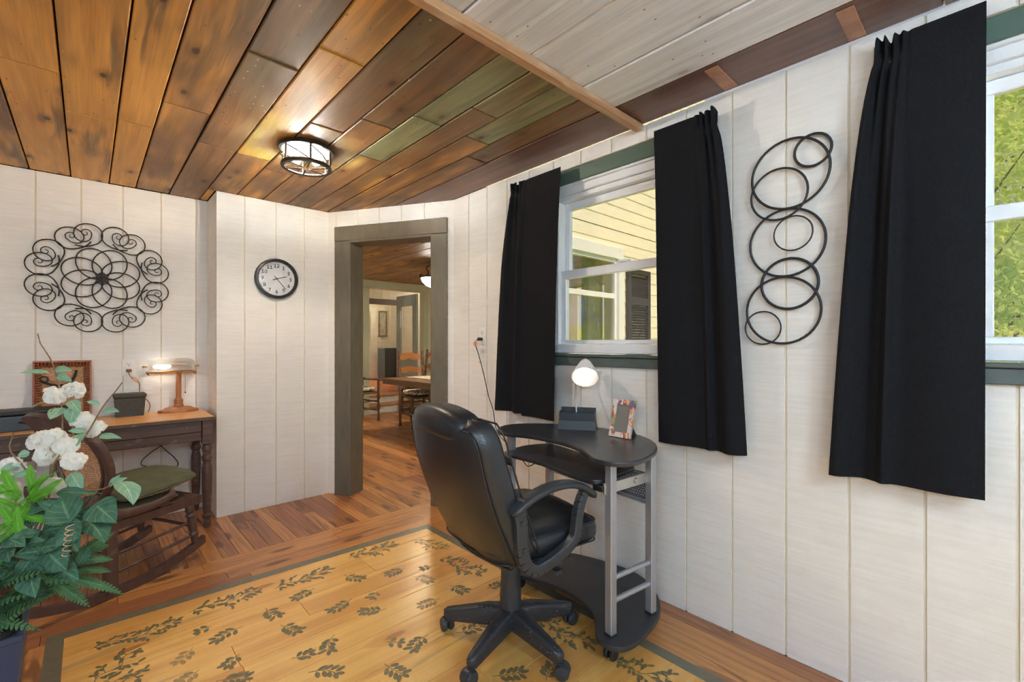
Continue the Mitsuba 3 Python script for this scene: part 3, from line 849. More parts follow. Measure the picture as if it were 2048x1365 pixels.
for z0, z1 in ((1.05, 1.10), (1.63, 1.71), (1.95, 2.0)):
    put('rail', box2((4.05, 2.557, z0), (4.37, 2.590, z1)), 'shutter', k)
lv = box((4.21, 2.573, 0), (0.318, 0.006, 0.030), 0.001)
lv = move(move(lv, (0, -2.573, 0)), (0, 2.573, 0), 0)
for z in [1.115 + 0.0275 * i for i in range(19)] + [1.725 + 0.0275 * i for i in range(8)]:
    q = move(box((0, 0, 0), (0.318, 0.005, 0.031), 0.001), (4.21, 2.573, z), rx=0.75)
    put('louver', q, 'shutter', k)
k = thing('window_drape', 'grey-green drape hanging inside the far window', 'drape')
for x0, x1 in ((2.93, 3.38), (3.55, 3.86)):
    m, _, _ = sheet(lambda u, v: np.stack([x0 + (x1 - x0) * u * (1 - 0.35 * np.sin(np.pi * v) * (x0 < 3)), 2.80 + 0.02 * np.sin(u * 30), 2.15 - 1.15 * v], -1), 40, 12, 0.003)
    put('panel', m, 'drape', k, smooth=True)


def leaves(center, R, n, size, seed, squash=0.8, hole=0.45):
    g = np.random.default_rng(seed)
    cl_ = g.normal(size=(max(14, n // 120), 3)) * [1, 1, squash]
    cl_ = cl_ / np.linalg.norm(cl_, axis=1, keepdims=True) * (g.uniform(hole, 1.0, (len(cl_), 1))) * R
    cl_[:, 2] *= squash
    c = cl_[g.integers(0, len(cl_), n)] + g.normal(size=(n, 3)) * R * 0.16 + np.array(center)
    a = g.normal(size=(n, 3)); a /= np.linalg.norm(a, axis=1, keepdims=True)
    b = np.cross(a, g.normal(size=(n, 3))); b /= np.linalg.norm(b, axis=1, keepdims=True)
    sz = size * g.uniform(0.6, 1.3, (n, 1))
    V = np.stack([c - a * sz, c + b * sz * 0.45, c + a * sz, c - b * sz * 0.45], 1).reshape(-1, 3)
    i = np.arange(n)[:, None] * 4
    return M(V, np.vstack([i + [0, 1, 2], i + [0, 2, 3]]))


for nm, c1, c2 in (('tree_a', (196, 222, 110), (232, 238, 156)), ('tree_b', (156, 186, 92), (200, 216, 126)), ('tree_c', (220, 226, 130), (246, 242, 176))):
    scene['m_' + nm] = {'type': 'principledthin', 'base_color': proc(lambda p, n, uv, c1=c1, c2=c2: mix(C(*s(*c1)), C(*s(*c2)), noise(p.x * 1.7, p.y * 1.7, p.z * 1.7))), 'roughness': 0.6, 'diff_trans': 1.0, 'spec_trans': 0.0}


def tree(x, y, z0, h, R, n, mat, label, seed, size=0.075, squash=1.1):
    k = thing('tree', label, 'tree', 'trees beyond the window')
    g = random.Random(seed)
    P = [(x + g.uniform(-0.1, 0.1) * i, y + g.uniform(-0.1, 0.1) * i, z0 - 0.4 + (h + 0.2) * i / 5) for i in range(6)]
    br = [tube(P, np.linspace(0.13, 0.03, 6), 7)]
    for i in range(9):
        a, zz = g.uniform(0, 6.28), g.uniform(0.3, 0.9)
        q = np.array([x, y, z0 + h * zz])
        e = q + np.array([math.cos(a) * R * 0.8, math.sin(a) * R * 0.8, h * 0.16])
        br.append(tube([q, (q + e) / 2 + [0, 0, -0.08], e], [0.03, 0.018, 0.006], 5))
    put('trunk', cat(*br), 'bark', k, smooth=True)
    put('foliage', leaves((x, y, z0 + h * 0.62), R, int(n * 2.0), size, seed, squash * h * 0.42 / R), mat, k, kind='stuff')


TL = ['airy light green tree standing left of the sash edge outside', 'yellow green tree close beyond the right window', 'darker green tree behind the yellow green one', 'tall pale tree far out on the slope', 'broad green tree on the slope outside', 'small bright tree at the lawn edge', 'dark backing tree beyond the slope', 'tall leafy tree far right outside']
for i, (x, y, h, R, n, mt) in enumerate([(12.0, 0.4, 6.0, 1.35, 5600, 'tree_a'), (14.2, -4.2, 6.4, 1.6, 5600, 'tree_c'), (17.2, -0.2, 8.0, 2.0, 7000, 'tree_a'), (18.6, -7.8, 8.5, 2.1, 6000, 'tree_a'), (24.2, 3.2, 9.5, 2.5, 7500, 'tree_c'), (24.8, -4.6, 9.5, 2.6, 7000, 'tree_b'), (32.5, -0.4, 12.0, 3.2, 8000, 'tree_b'), (33.0, -10.5, 12.0, 3.2, 6000, 'tree_c')]):
    z0 = -0.45 + 1.5 * max(0, (x - 7) / 14)
    tree(x, y, z0, h, R, n, mt, TL[i], 40 + i)
BL_ = ['low yellow green bush just above the sill of the right window', 'rounded bright bush beside the low yellow green one', 'green bush left of the window view', 'brownish green bush on the slope']
for i, (x, y, R, mt) in enumerate([(8.4, -0.30, 0.75, 'tree_c'), (9.0, -2.7, 0.8, 'tree_a'), (8.9, 1.9, 0.6, 'tree_b'), (14.4, -0.9, 0.85, 'tree_c')]):
    k = thing('bush', BL_[i], 'bush', 'bushes below the trees')
    z0 = -0.45 + 1.5 * max(0, (x - 7) / 14)
    put('stem', cat(*[tube([(x, y, z0 - 0.1), (x + 0.3 * R * math.cos(a), y + 0.3 * R * math.sin(a), z0 + R)], [0.02, 0.008], 5) for a in (0, 2, 4)]), 'bark', k)
    put('foliage', leaves((x, y, z0 + R * 0.95), R, 6500, 0.05, 80 + i, 1.05, 0.2), mt, k, kind='stuff')


# ------------------------------------------------------------------ curtains
def curtain(label, yit, yot, yib, yob, seed, ztop=2.245, zbot=0.775, step=0.0):
    k = thing('curtain', label, 'curtain')
    r = random.Random(seed)
    ph = [r.uniform(0, 6.28) for _ in range(5)]

    def fn(u, v):
        g = np.clip((u - 0.42) / 0.38, 0, 1); g = g * g * (3 - 2 * g)
        q = np.where(u < 0.42, u * 1.42, 0.5964 + (u - 0.42) * (0.4036 / 0.58))
        top = yit + (yot - yit) * q
        bot = yib + (yob - yib) * u ** 0.95
        w = np.clip((v - 0.05) / 0.95, 0, 1) ** 0.62
        y = top + (bot - top) * w
        y = y + 0.010 * np.sin(u * 17 + ph[0]) * g * (1 - v) * np.exp(-((v - 0.055) / 0.02) ** 2) * 0
        a_top = 0.016 * g * np.exp(-v * 4.5)
        pin = 1 - 0.75 * np.exp(-((v - 0.052) / 0.016) ** 2)
        x = 1.942 - a_top * pin * np.sin(u * 50 + ph[1]) - 0.022 * g * np.clip(v * 3, 0, 1) * np.sin(u * 15.5 + ph[2] + v * 0.6) - 0.010 * (1 - g) * np.sin(u * 9 + ph[3]) * np.clip(v * 2, 0, 1)
        x = x - 0.016 * np.clip((u - 0.55) / 0.05, 0, 1) * np.clip((0.66 - u) / 0.05, 0, 1) * np.clip(v * 2.5, 0, 1)
        z = ztop - (ztop - zbot) * v + 0.005 * g * np.sin(u * 50 + ph[4]) * np.exp(-v * 30) + 0.009 * g * np.exp(-v * 18) * np.sin(u * 23)
        z = z + step * np.where(u > 0.52, 1, 0) * v ** 3
        return np.stack([x, y, z], -1)
    m, _, _ = sheet(fn, 150, 70, 0.0025)
    put('panel', m, 'black_fabric', k, smooth=40)
    hem, _, _ = sheet(lambda u, v: fn(u, 0.955 + 0.045 * v) - np.array([0.0015, 0, 0]), 150, 4, 0.001)
    put('hem', hem, 'black_fabric', k, smooth=40)
    z = ztop - 0.052 * (ztop - zbot)
    sgn = 1 if yot > yit else -1
    rod = tube([(1.952, yit + sgn * 0.03, z), (1.952, yot - sgn * 0.02, z)], 0.005, 8)
    put('rod', rod, 'black', k)
    br = cat(box2((1.950, yot - sgn * 0.04 - 0.006, z - 0.010), (2.0, yot - sgn * 0.04 + 0.006, z + 0.010)), box2((1.998, yot - sgn * 0.04 - 0.012, z - 0.02), (2.0095, yot - sgn * 0.04 + 0.012, z + 0.02)))
    put('rod_bracket', br, 'black', k)
    return k


curtain('narrow black curtain panel on the far side of the middle window', 1.684, 2.10, 1.725, 2.225, 1, 2.225, 0.79, 0.012)
curtain('black curtain panel between the middle window and the black ring wall art', 1.105, 0.815, 1.078, 0.70, 2, 2.225, 0.775)
curtain('wide black curtain panel beside the right window, right of the ring wall art', 0.027, 0.292, 0.030, 0.415, 5, 2.245, 0.765)

# ------------------------------------------------------------------ wall pieces
# flower-shaped scroll medallion on the left wall
k = thing('scroll_wall_medallion', 'round black metal scroll medallion with looped petals hung over the desk', 'wall art')
MC = np.array([0.07, YL - 0.022, 1.663])
MR = 0.367


def on_wall(P, d=0.0): return np.c_[MC[0] + P[:, 0], np.full(len(P), MC[1] + d), MC[2] + P[:, 1]]


a = np.linspace(0, 2 * np.pi, 49)[:-1]
for i in range(8):
    th = np.pi / 8 + i * np.pi / 4
    P = np.c_[0.103 + 0.101 * np.cos(a), 0.086 * np.sin(a)]
    P = np.c_[P[:, 0] * math.cos(th) - P[:, 1] * math.sin(th), P[:, 0] * math.sin(th) + P[:, 1] * math.cos(th)]
    put('petal_loop', tube(on_wall(P, 0.002 * (i % 2)), 0.0036, 7, True), 'black_iron', k, smooth=True)
for i in range(8):
    th = np.pi / 8 + i * np.pi / 4
    for sd in (1, -1):
        fi = np.radians(np.linspace(-62, 860, 92))
        fd = np.degrees(fi)
        e1_ = np.clip((fd - 250) / 170, 0, 1); e1_ = e1_ * e1_ * (3 - 2 * e1_)
        e2_ = np.clip((fd - 400) / 460, 0, 1)
        rad = 0.070 * (1 - 0.56 * e1_) * (1 - 0.86 * e2_) + 0.030 * np.clip(-fd / 62, 0, 1) ** 1.5
        ang = np.pi - fi
        X = 0.288 + 0.012 * e1_ + rad * np.cos(ang)
        Y = (0.047 - 0.010 * e1_ + rad * np.sin(ang)) * sd
        R2 = np.c_[X * math.cos(th) - Y * math.sin(th), X * math.sin(th) + Y * math.cos(th)]
        put('scroll', tube(on_wall(R2, 0.003 * sd), np.linspace(0.0038, 0.0020, len(X)), 7), 'black_iron', k, smooth=True)
ro = []
for j, (n, rr, zz) in enumerate(((10, 0.040, 0.0), (8, 0.026, -0.006))):
    for i in range(n):
        th = 2 * np.pi * i / n
        q = pillow(rr, rr * 0.5, 0.006, 0.9, 10)
        q = move(q, (rr * 0.5, 0, 0)); q = move(q, rz=th); q = move(q, (0, 0, 0), rx=np.pi / 2)
        ro.append(move(q, (MC[0], MC[1] - 0.008 + zz, MC[2])))
ro.append(move(trimesh.creation.icosphere(2, 0.008), (MC[0], MC[1] - 0.018, MC[2])))
put('rosette', cat(*ro), 'black_iron', k, smooth=40)
put('hanger', tube([(MC[0] - 0.005, MC[1], MC[2] + 0.25), (MC[0] - 0.005, YL + 0.002, MC[2] + 0.26)], 0.003, 6), 'black_iron', k)

# wall clock
k = thing('wall_clock', 'round wall clock with black rim and white dial on the white panelled wall', 'clock')
CK = (1.052, YK, 1.724)
RC = 0.152


def face(m, off=0.0): return move(move(m, rx=np.pi / 2), (CK[0], CK[1] - off, CK[2]))     # local +z looks into the room (-y)


put('rim', face(lathe([(0.10, 0.0), (RC - 0.006, 0.0), (RC, 0.008), (RC, 0.030), (RC - 0.006, 0.040), (RC - 0.016, 0.042), (RC - 0.024, 0.030), (RC - 0.024, 0.014), (0.10, 0.012)], 64)), 'clock_rim', k, smooth=35)
put('dial', face(lathe([(0.001, 0.010), (RC - 0.022, 0.010), (RC - 0.022, 0.016), (0.001, 0.016)], 64)), 'clock_face', k)
for h in range(1, 13):
    th = math.pi / 2 - h * math.pi / 6
    t_ = meshkit.text_mesh(str(h), 0.024, 0.0008, bold=True)
    c = t_.bounds.mean(0)
    t_ = move(t_, (-c[0] + 0.098 * math.cos(th), -c[1] + 0.098 * math.sin(th), 0.0162))
    put('numeral', face(t_), 'clock_ink', k)
tk = []
for h in range(60):
    th = h * math.pi / 30
    l = 0.007 if h % 5 == 0 else 0.003
    q = box((0.121, 0, 0.0164), (l, 0.0016 if h % 5 == 0 else 0.0008, 0.0006), 0)
    tk.append(move(q, rz=th))
put('minute_marks', face(cat(*tk)), 'clock_ink', k)
for nm, ln, wd, mins in (('hour_hand', 0.072, 0.0055, (2 + 24 / 60) * 5), ('minute_hand', 0.102, 0.0042, 23.5)):
    th = math.pi / 2 - mins * math.pi / 30
    q = prism([(-0.028, -wd / 2), (ln, -wd / 2.6), (ln, wd / 2.6), (-0.028, wd / 2)], 0.001, 0.0195 if nm == 'hour_hand' else 0.022)
    put(nm, face(move(q, rz=th)), 'clock_ink', k)
put('hub', face(lathe([(0.006, 0.016), (0.006, 0.0245), (0.002, 0.0245)], 16)), 'clock_ink', k)
put('glass', face(lathe([(0.001, 0.028), (RC - 0.022, 0.028), (RC - 0.022, 0.0292), (0.001, 0.0292)], 48)), 'pane', k)

# ring wall art on the window wall
k = thing('ring_wall_art', 'tall wall art of eight overlapping black metal rings between two curtains', 'wall art')
RINGS = [(0.558, 0.134, 1.89, .0048), (0.481, 0.060, 1.96, .0050), (0.595, 0.100, 1.819, .0042), (0.57, 0.131, 1.625, .0046), (0.545, 0.066, 1.657, .0028), (0.56, 0.098, 1.464, .0052), (0.582, 0.130, 1.361, .0046), (0.654, 0.066, 1.294, .0028)]
for i, (y, r_, z, th) in enumerate(RINGS):
    aa = np.linspace(0, 2 * np.pi, 73)[:-1]
    x = XR - 0.020 + 0.006 * (i % 2)
    put('ring', tube(np.c_[np.full(72, x), y + r_ * np.cos(aa), z + r_ * np.sin(aa)], th, 8, True), 'ring_iron', k, smooth=True)
put('hanger', cat(tube([(XR - 0.02, 0.567, 2.024), (XR + 0.002, 0.567, 2.028)], 0.003, 6), tube([(XR - 0.02, 0.567, 1.362 + 0.13), (XR + 0.002, 0.567, 1.492)], 0.003, 6)), 'ring_iron', k)


def outlet(label, T4):
    k = thing('wall_outlet', label, 'outlet')
    def q(nm, m, mt, **kw):
        m = m.copy(); m.apply_transform(T4); put(nm, m, mt, k, **kw)
    q('plate', box((0, 0, 0.003), (0.072, 0.116, 0.006), 0.0028), 'outlet')
    for y in (0.021, -0.021):
        q('receptacle', box((0, y, 0.0068), (0.034, 0.030, 0.004), 0.0018), 'outlet')
        q('slot', cat(box((-0.0065, y + 0.003, 0.0092), (0.0022, 0.009, 0.0012), 0), box((0.0065, y + 0.003, 0.0092), (0.0022, 0.008, 0.0012), 0), lathe([(0.0025, 0.0086), (0.0025, 0.0098)], 10, (0, y - 0.008, 0))), 'slot')
    q('screw', lathe([(0.003, 0.006), (0.003, 0.0072)], 12), 'steel')
    return k


TRr = np.array([[0, 0, -1, XR], [-1, 0, 0, 2.452], [0, 1, 0, 1.285], [0, 0, 0, 1.0]])     # local x -> -y, z -> into the room
outlet('white outlet plate on the window wall left of the narrow black curtain', TRr)
TLl = np.array([[1, 0, 0, 0.207], [0, 0, -1, YL], [0, 1, 0, 1.066], [0, 0, 0, 1.0]])
outlet('white outlet plate on the left wall above the dark box on the desk', TLl)

k = thing('power_cord', 'black power cord with paper tags running from the wall outlet down to the computer cart', 'cord')
put('plug', box((1.983, 2.452, 1.262), (0.036, 0.026, 0.022), 0.006), 'cord', k)
P = spline([(1.966, 2.452, 1.262), (1.950, 2.462, 1.245), (1.955, 2.455, 1.20), (1.962, 2.424, 1.12), (1.968, 2.365, 0.945), (1.968, 2.335, 0.865), (1.95, 2.275, 0.80), (1.93, 2.22, 0.68), (1.90, 2.05, 0.60), (1.85, 1.90, 0.56), (1.80, 1.80, 0.545), (1.78, 1.72, 0.585), (1.80, 1.64, 0.66)], 70)
put('wire', tube(P, 0.0028, 7), 'cord', k, smooth=True)
put('tag', move(box((0, 0, 0), (0.002, 0.045, 0.030), 0.0006), (1.950, 2.462, 1.232), rx=-0.5), 'tag_paper', k)
put('tag', move(box((0, 0, 0), (0.002, 0.020, 0.016), 0.0006), (1.957, 2.426, 1.105), rx=0.6), 'tag_paper', k)

# ------------------------------------------------------------------ ceiling fixture
k = thing('ceiling_light', 'round caged bronze flush light on the plank ceiling', 'ceiling light')
LC = np.array([0.885, 2.615, ZC])


def lc(m): return move(m, LC)


put('canopy', lc(lathe([(0.02, 0.0), (0.140, 0.0), (0.148, -0.006), (0.144, -0.011), (0.146, -0.015), (0.140, -0.020), (0.128, -0.021), (0.126, -0.014), (0.02, -0.012)][::-1], 56)), 'fixture', k, smooth=35)
put('reflector', lc(lathe([(0.001, -0.0155), (0.124, -0.0155), (0.124, -0.0125), (0.001, -0.0125)], 48)), 'fixture_inside', k)
aa = np.linspace(0, 2 * np.pi, 65)[:-1]
ringm = lathe([(0.112, -0.112), (0.128, -0.112), (0.130, -0.106), (0.128, -0.096), (0.124, -0.096), (0.122, -0.106), (0.112, -0.108)], 64)
ringm = M(np.array(ringm.vertices), [f for f in ringm.faces if max(f) < len(ringm.vertices) - 2])
put('ring', lc(ringm), 'fixture', k, smooth=35)
for i in range(6):
    th = i * np.pi / 3 + 0.35
    e = 0.127
    p = np.array([e * math.cos(th), e * math.sin(th)])
    th2 = th + np.pi / 3
    p2 = np.array([e * math.cos(th2), e * math.sin(th2)])
    put('post', lc(tube([(p[0], p[1], -0.018), (p[0], p[1], -0.10)], 0.0042, 6)), 'fixture', k)
    mid = (p + p2) / 2
    mid = mid / np.linalg.norm(mid) * e
    put('strap', lc(tube([(p[0], p[1], -0.022), (mid[0], mid[1], -0.060), (p2[0], p2[1], -0.10)], 0.0042, 6, flat=0.5)), 'fixture', k)
    put('spoke', lc(tube([(0.018 * math.cos(th), 0.018 * math.sin(th), -0.110), (0.118 * math.cos(th), 0.118 * math.sin(th), -0.110)], 0.005, 6, flat=0.4)), 'fixture', k)
for i, (x, y) in enumerate(((-0.045, 0.02), (0.045, -0.02))):
    sk = put('socket', lc(move(lathe([(0.012, -0.042), (0.012, -0.014)], 16), (x, y, 0))), 'white', k)
    b = lathe([(0.009, 0.0), (0.011, -0.006), (0.021, -0.022), (0.022, -0.032), (0.014, -0.045), (0.003, -0.049)][::-1], 20)
    put('bulb', lc(move(b, (x, y, -0.042))), 'white', k, smooth=True, emitter=emit(WARM, BULB))
# unseen globe lights behind the camera, placed and cool-tinted to light the room
for i, (x, y) in enumerate(((-1.5, -0.5), (0.7, -0.9), (-1.0, -1.4))):
    k = thing('unseen_globe_light', 'unseen white globe light behind the camera, placed to light the room, ' + ('nearest the side window', 'nearest the window wall', 'in the far back corner')[i], 'ceiling light', 'unseen globe lights behind the camera')
    put('canopy', move(lathe([(0.001, -0.03), (0.07, -0.03), (0.075, 0.0), (0.001, 0.0)], 24), (x, y, ZC)), 'fixture', k)
    put('stem', tube([(x, y, ZC - 0.03), (x, y, ZC - 0.27)], 0.008, 8), 'fixture', k)
    put('globe', move(trimesh.creation.icosphere(3, 0.20), (x, y, ZC - 0.46)), 'white', k, smooth=True, emitter=emit((0.62, 0.86, 1.08), UNSEEN_GLOBE))


# ------------------------------------------------------------------ old writing desk with turned legs and what stands on it
def placer(parent, t=(0, 0, 0), rz=0.0):
    def q(nm, m, mat, smooth=False, par=None, **kw):
        return put(nm, move(m, t, rz), mat, par or parent, smooth=smooth, **kw)
    return q


TZ = 0.745
k = thing('writing_desk', 'old dark wooden writing desk with pale top and turned legs against the left wall', 'desk')
q = placer(k)
q('desktop', box2((-0.50, 3.592, TZ - 0.022), (0.622, 4.092, TZ), 0.004), 'table_top')
q('edge', box2((-0.502, 3.588, TZ - 0.0235), (0.624, 3.5915, TZ - 0.003), 0.001), 'table_wood')
q('drawer_front', box2((-0.40, 3.612, TZ - 0.100), (0.553, 3.632, TZ - 0.024), 0.003), 'table_wood')
q('apron', box2((-0.40, 3.614, TZ - 0.158), (0.553, 3.634, TZ - 0.1015), 0.003), 'table_wood')
q('apron', box2((-0.42, 4.06, TZ - 0.15), (0.57, 4.08, TZ - 0.024), 0.003), 'table_wood')
q('apron', box2((0.578, 3.66, TZ - 0.15), (0.600, 4.06, TZ - 0.024), 0.003), 'table_wood')
q('apron', box2((-0.455, 3.66, TZ - 0.15), (-0.435, 4.06, TZ - 0.024), 0.003), 'table_wood')
tp = [(0.014, 0.0), (0.018, 0.004), (0.020, 0.03), (0.019, 0.055), (0.026, 0.065), (0.027, 0.085), (0.020, 0.095), (0.024, 0.13), (0.028, 0.22), (0.031, 0.33), (0.030, 0.40), (0.024, 0.43), (0.022, 0.445), (0.031, 0.455), (0.032, 0.475), (0.024, 0.485), (0.026, 0.51), (0.031, 0.53), (0.024, 0.55), (0.030, 0.565)]
for x in (0.586, -0.452):
    for y in (3.634, 4.058):
        lg = cat(lathe(tp, 20, (x, y, 0)), box2((x - 0.031, y - 0.031, 0.562), (x + 0.031, y + 0.031, TZ - 0.0225), 0.003))
        q('leg', lg, 'table_wood', smooth=35)

k = thing('shadow_box_tray', 'square brown shadow box with ribbed wooden frame leaning on the left wall', 'picture frame')
X0, X1, HH = -0.248, 0.018, 0.376


def lean(m): return move(m, ((X0 + X1) / 2, 4.048, TZ + 0.001), rx=-0.095)


W2 = (X1 - X0) / 2
put('back_panel', lean(box2((-W2 + 0.02, 0.012, 0.02), (W2 - 0.02, 0.018, HH - 0.02), 0)), 'burlap', k)
for nm, lo, hi in (('rail', (-W2, -0.022, 0.0), (W2, 0.020, 0.012)), ('rail', (-W2, -0.022, HH - 0.012), (W2, 0.020, HH)), ('stile', (-W2, -0.022, 0.0125), (-W2 + 0.010, 0.020, HH - 0.0125)), ('stile', (W2 - 0.010, -0.022, 0.0125), (W2, 0.020, HH - 0.0125))):
    put(nm, lean(box2(lo, hi)), 'frame_wood', k)
rb = []
for i in range(22):
    z = 0.022 + (HH - 0.044) * i / 21
    for sx in (-1, 1):
        rb.append(tube([(sx * (W2 - 0.010), -0.014, z), (sx * (W2 - 0.036), 0.010, z)], 0.0056, 6))
for i in range(15):
    x = -W2 + 0.022 + (2 * W2 - 0.044) * i / 14
    for z0, z1 in ((0.012, 0.038), (HH - 0.012, HH - 0.038)):
        rb.append(tube([(x, -0.014, z0), (x, 0.010, z1)], 0.0056, 6))
put('ribbing', lean(cat(*rb)), 'frame_wood', k, smooth=True)
ov = prism(sg.Point(0, 0).buffer(1, 12), 0.006)
ov.apply_transform(np.diag([0.062, 0.040, 1, 1])); ov = move(ov, (-0.018, 0.010, 0.285), rx=np.pi / 2)
put('bark_slice', lean(ov), 'amber', k)
cd = spline([(-0.10, 0.004, 0.255), (-0.07, 0.0, 0.235), (-0.03, 0.002, 0.222), (0.02, 0.002, 0.228), (0.05, 0.002, 0.265), (0.062, 0.002, 0.315)], 40)
put('braided_cord', lean(tube(cd, 0.006 + 0.0025 * np.sin(np.arange(40) * 2.2), 7)), 'black_iron', k, smooth=True)
put('handle', lean(tube(spline([(-0.095, 0.0, 0.165), (-0.07, -0.004, 0.19), (-0.03, -0.004, 0.215)], 12), np.array([.004, .007, .010, .011, .011, .011, .011, .010, .009, .008, .007, .004]), 10)), 'amber', k, smooth=True)
put('loop', lean(tube(np.c_[-0.085 + 0.018 * np.cos(aa[::3]), np.full(len(aa[::3]), 0.002), 0.262 + 0.018 * np.sin(aa[::3])], 0.0035, 6, True)), 'black_iron', k, smooth=True)

k = thing('lidded_case', 'low dark lidded case on the writing desk behind the rocking chair', 'case')
cs = sg.box(-0.13, -0.075, 0.13, 0.075).buffer(0.02, 6)
pts = np.array(cs.exterior.coords)[:-1]
put('body', move(slab(pts, 0.0, 0.085, 0.006), (-0.235, 3.79, TZ)), 'cabinet_dark', k, smooth=40)
put('lid', move(slab(pts * 1.02, 0.087, 0.112, 0.009), (-0.235, 3.79, TZ)), 'black', k, smooth=40)
put('handle', move(tube(spline([(-0.04, -0.096, 0.05), (-0.035, -0.115, 0.05), (0.035, -0.115, 0.05), (0.04, -0.096, 0.05)], 16), 0.005, 8), (-0.235, 3.79, TZ)), 'black_iron', k, smooth=True)

k = thing('dark_box', 'small dark woven box on the writing desk below the outlet', 'box')
bx = hull([(sx * (0.072 + 0.008 * (z > 0)), sy * (0.05 + 0.005 * (z > 0)), z) for sx in (-1, 1) for sy in (-1, 1) for z in (0, 0.122)])
put('body', move(bx, (0.207, 4.005, TZ)), 'box_dark', k)
put('lid', move(box((0, 0, 0.137), (0.172, 0.122, 0.028), 0.008), (0.207, 4.005, TZ)), 'box_dark', k)
k = thing('lamp_cord', 'brown plug and short tagged cord hanging from the outlet above the dark box', 'cord')
put('plug', box((0.207, YL - 0.022, 1.045), (0.030, 0.030, 0.020), 0.005), 'brown_plug', k)
put('wire', tube(spline([(0.207, YL - 0.036, 1.044), (0.212, YL - 0.045, 1.01), (0.235, YL - 0.04, 0.985), (0.262, YL - 0.03, 0.955), (0.262, YL - 0.025, 0.91), (0.285, YL - 0.022, 0.86), (0.31, YL - 0.02, 0.752)], 40), 0.0026, 6), 'brown_plug', k, smooth=True)
put('tag', move(box((0, 0, 0), (0.040, 0.002, 0.022), 0.0005), (0.238, YL - 0.043, 0.982), ry=0.7), 'tag_paper', k)
k = thing('floor_cord', 'thin black cord looping on the left wall under the writing desk', 'cord')
P = spline([(0.398, 4.085, 0.595), (0.379, 4.085, 0.50), (0.318, 4.083, 0.455), (0.272, 4.082, 0.39), (0.325, 4.080, 0.362), (0.483, 4.082, 0.352), (0.455, 4.085, 0.41), (0.405, 4.087, 0.47), (0.37, 4.088, 0.60)], 70)
put('wire', tube(P, 0.003, 6), 'cord', k, smooth=True)

# bankers lamp
k = thing('banker_lamp', 'wooden banker lamp with a glass shade lit on the writing desk', 'lamp')
BX, BY = 0.475, 4.005
ell = lambda m, sx, sy: M(np.array(m.vertices) * [sx, sy, 1], m.faces)
q = placer(k, (BX, BY, TZ))
q('base', ell(lathe([(0.001, 0.0), (0.118, 0.0), (0.12, 0.008), (0.116, 0.016), (0.092, 0.020), (0.080, 0.030), (0.060, 0.036), (0.040, 0.038), (0.001, 0.038)], 40), 1.0, 0.62), 'lamp_wood', smooth=35)
q('column', lathe([(0.001, 0.038), (0.030, 0.038), (0.030, 0.048), (0.026, 0.052), (0.028, 0.082), (0.022, 0.092), (0.017, 0.10), (0.0165, 0.27), (0.020, 0.275), (0.020, 0.285), (0.001, 0.287)], 24), 'lamp_wood', smooth=35)
q('pull_chain', tube([(0.036, -0.02, 0.27), (0.037, -0.02, 0.14)], 0.0012, 5), 'brass')
q('chain_knob', move(trimesh.creation.icosphere(2, 0.005), (0.037, -0.02, 0.136)), 'black_iron', smooth=True)
SX = -0.040


def shade_pt(u, v):
    x = SX - 0.128 + 0.256 * u
    th = np.pi * (0.02 + 0.96 * v)
    e = 1 - np.abs(2 * u - 1) ** 6 * 0.22
    return np.stack([x, 0.072 * np.cos(th) * e - 0.004, 0.288 + 0.098 * np.sin(th) ** 0.75 * e], -1)


m, _, _ = sheet(shade_pt, 28, 24)
q('glass_shade', m, 'shade_glass', smooth=True)
for sx in (-1, 1):
    th = np.pi * np.linspace(0.02, 0.98, 20)
    P = np.c_[np.full(20, SX + sx * 0.128), 0.056 * np.cos(th) - 0.004, 0.288 + 0.076 * np.sin(th) ** 0.75]
    cap = M(np.vstack([P, [[SX + sx * 0.128, -0.004, 0.288]]]), [(20, i, i + 1) for i in range(19)])
    q('end_glass', cap, 'shade_glass')
    q('finial', move(lathe([(0.001, 0), (0.004, 0.0), (0.004, 0.012), (0.008, 0.018), (0.007, 0.026), (0.001, 0.030)], 14), (SX + sx * 0.134, -0.004, 0.325), ry=sx * np.pi / 2), 'brass', smooth=40)
fil = []
rimP = [(SX - 0.134, -0.080), (SX + 0.134, -0.080), (SX + 0.134, 0.072), (SX - 0.134, 0.072)]
for (a0, b0), (a1, b1) in zip(rimP, rimP[1:] + rimP[:1]):
    fil.append(tube([(a0, b0, 0.287), (a1, b1, 0.287)], 0.004, 6))
    n = max(2, int(math.hypot(a1 - a0, b1 - b0) / 0.018))
    for i in range(n):
        t0 = (i + 0.5) / n
        c = np.array([a0 + (a1 - a0) * t0, b0 + (b1 - b0) * t0, 0.277])
        dr_ = np.array([a1 - a0, b1 - b0, 0]) / math.hypot(a1 - a0, b1 - b0)
        fil.append(tube([c + 0.0075 * (math.cos(z) * dr_ + math.sin(z) * np.array([0, 0, 1])) for z in np.linspace(0, 2 * np.pi, 11)[:-1]], 0.0018, 5, True))
q('filigree_rim', cat(*fil), 'brass', smooth=True)
q('bulb', move(pillow(0.10, 0.026, 0.026, 0.8, 14), (SX - 0.055, -0.004, 0.325)), 'white', smooth=True, emitter=emit(WARM, BANKER))
q('socket', move(lathe([(0.001, 0), (0.011, 0), (0.011, 0.06), (0.001, 0.06)], 14), (SX - 0.003, -0.004, 0.325), ry=np.pi / 2), 'brass')
q('shade_bracket', tube(spline([(0, 0, 0.285), (0.0, 0.03, 0.30), (SX + 0.04, 0.06, 0.30), (SX + 0.06, 0.04, 0.318), (SX + 0.055, -0.004, 0.325)], 14), 0.004, 6), 'brass')

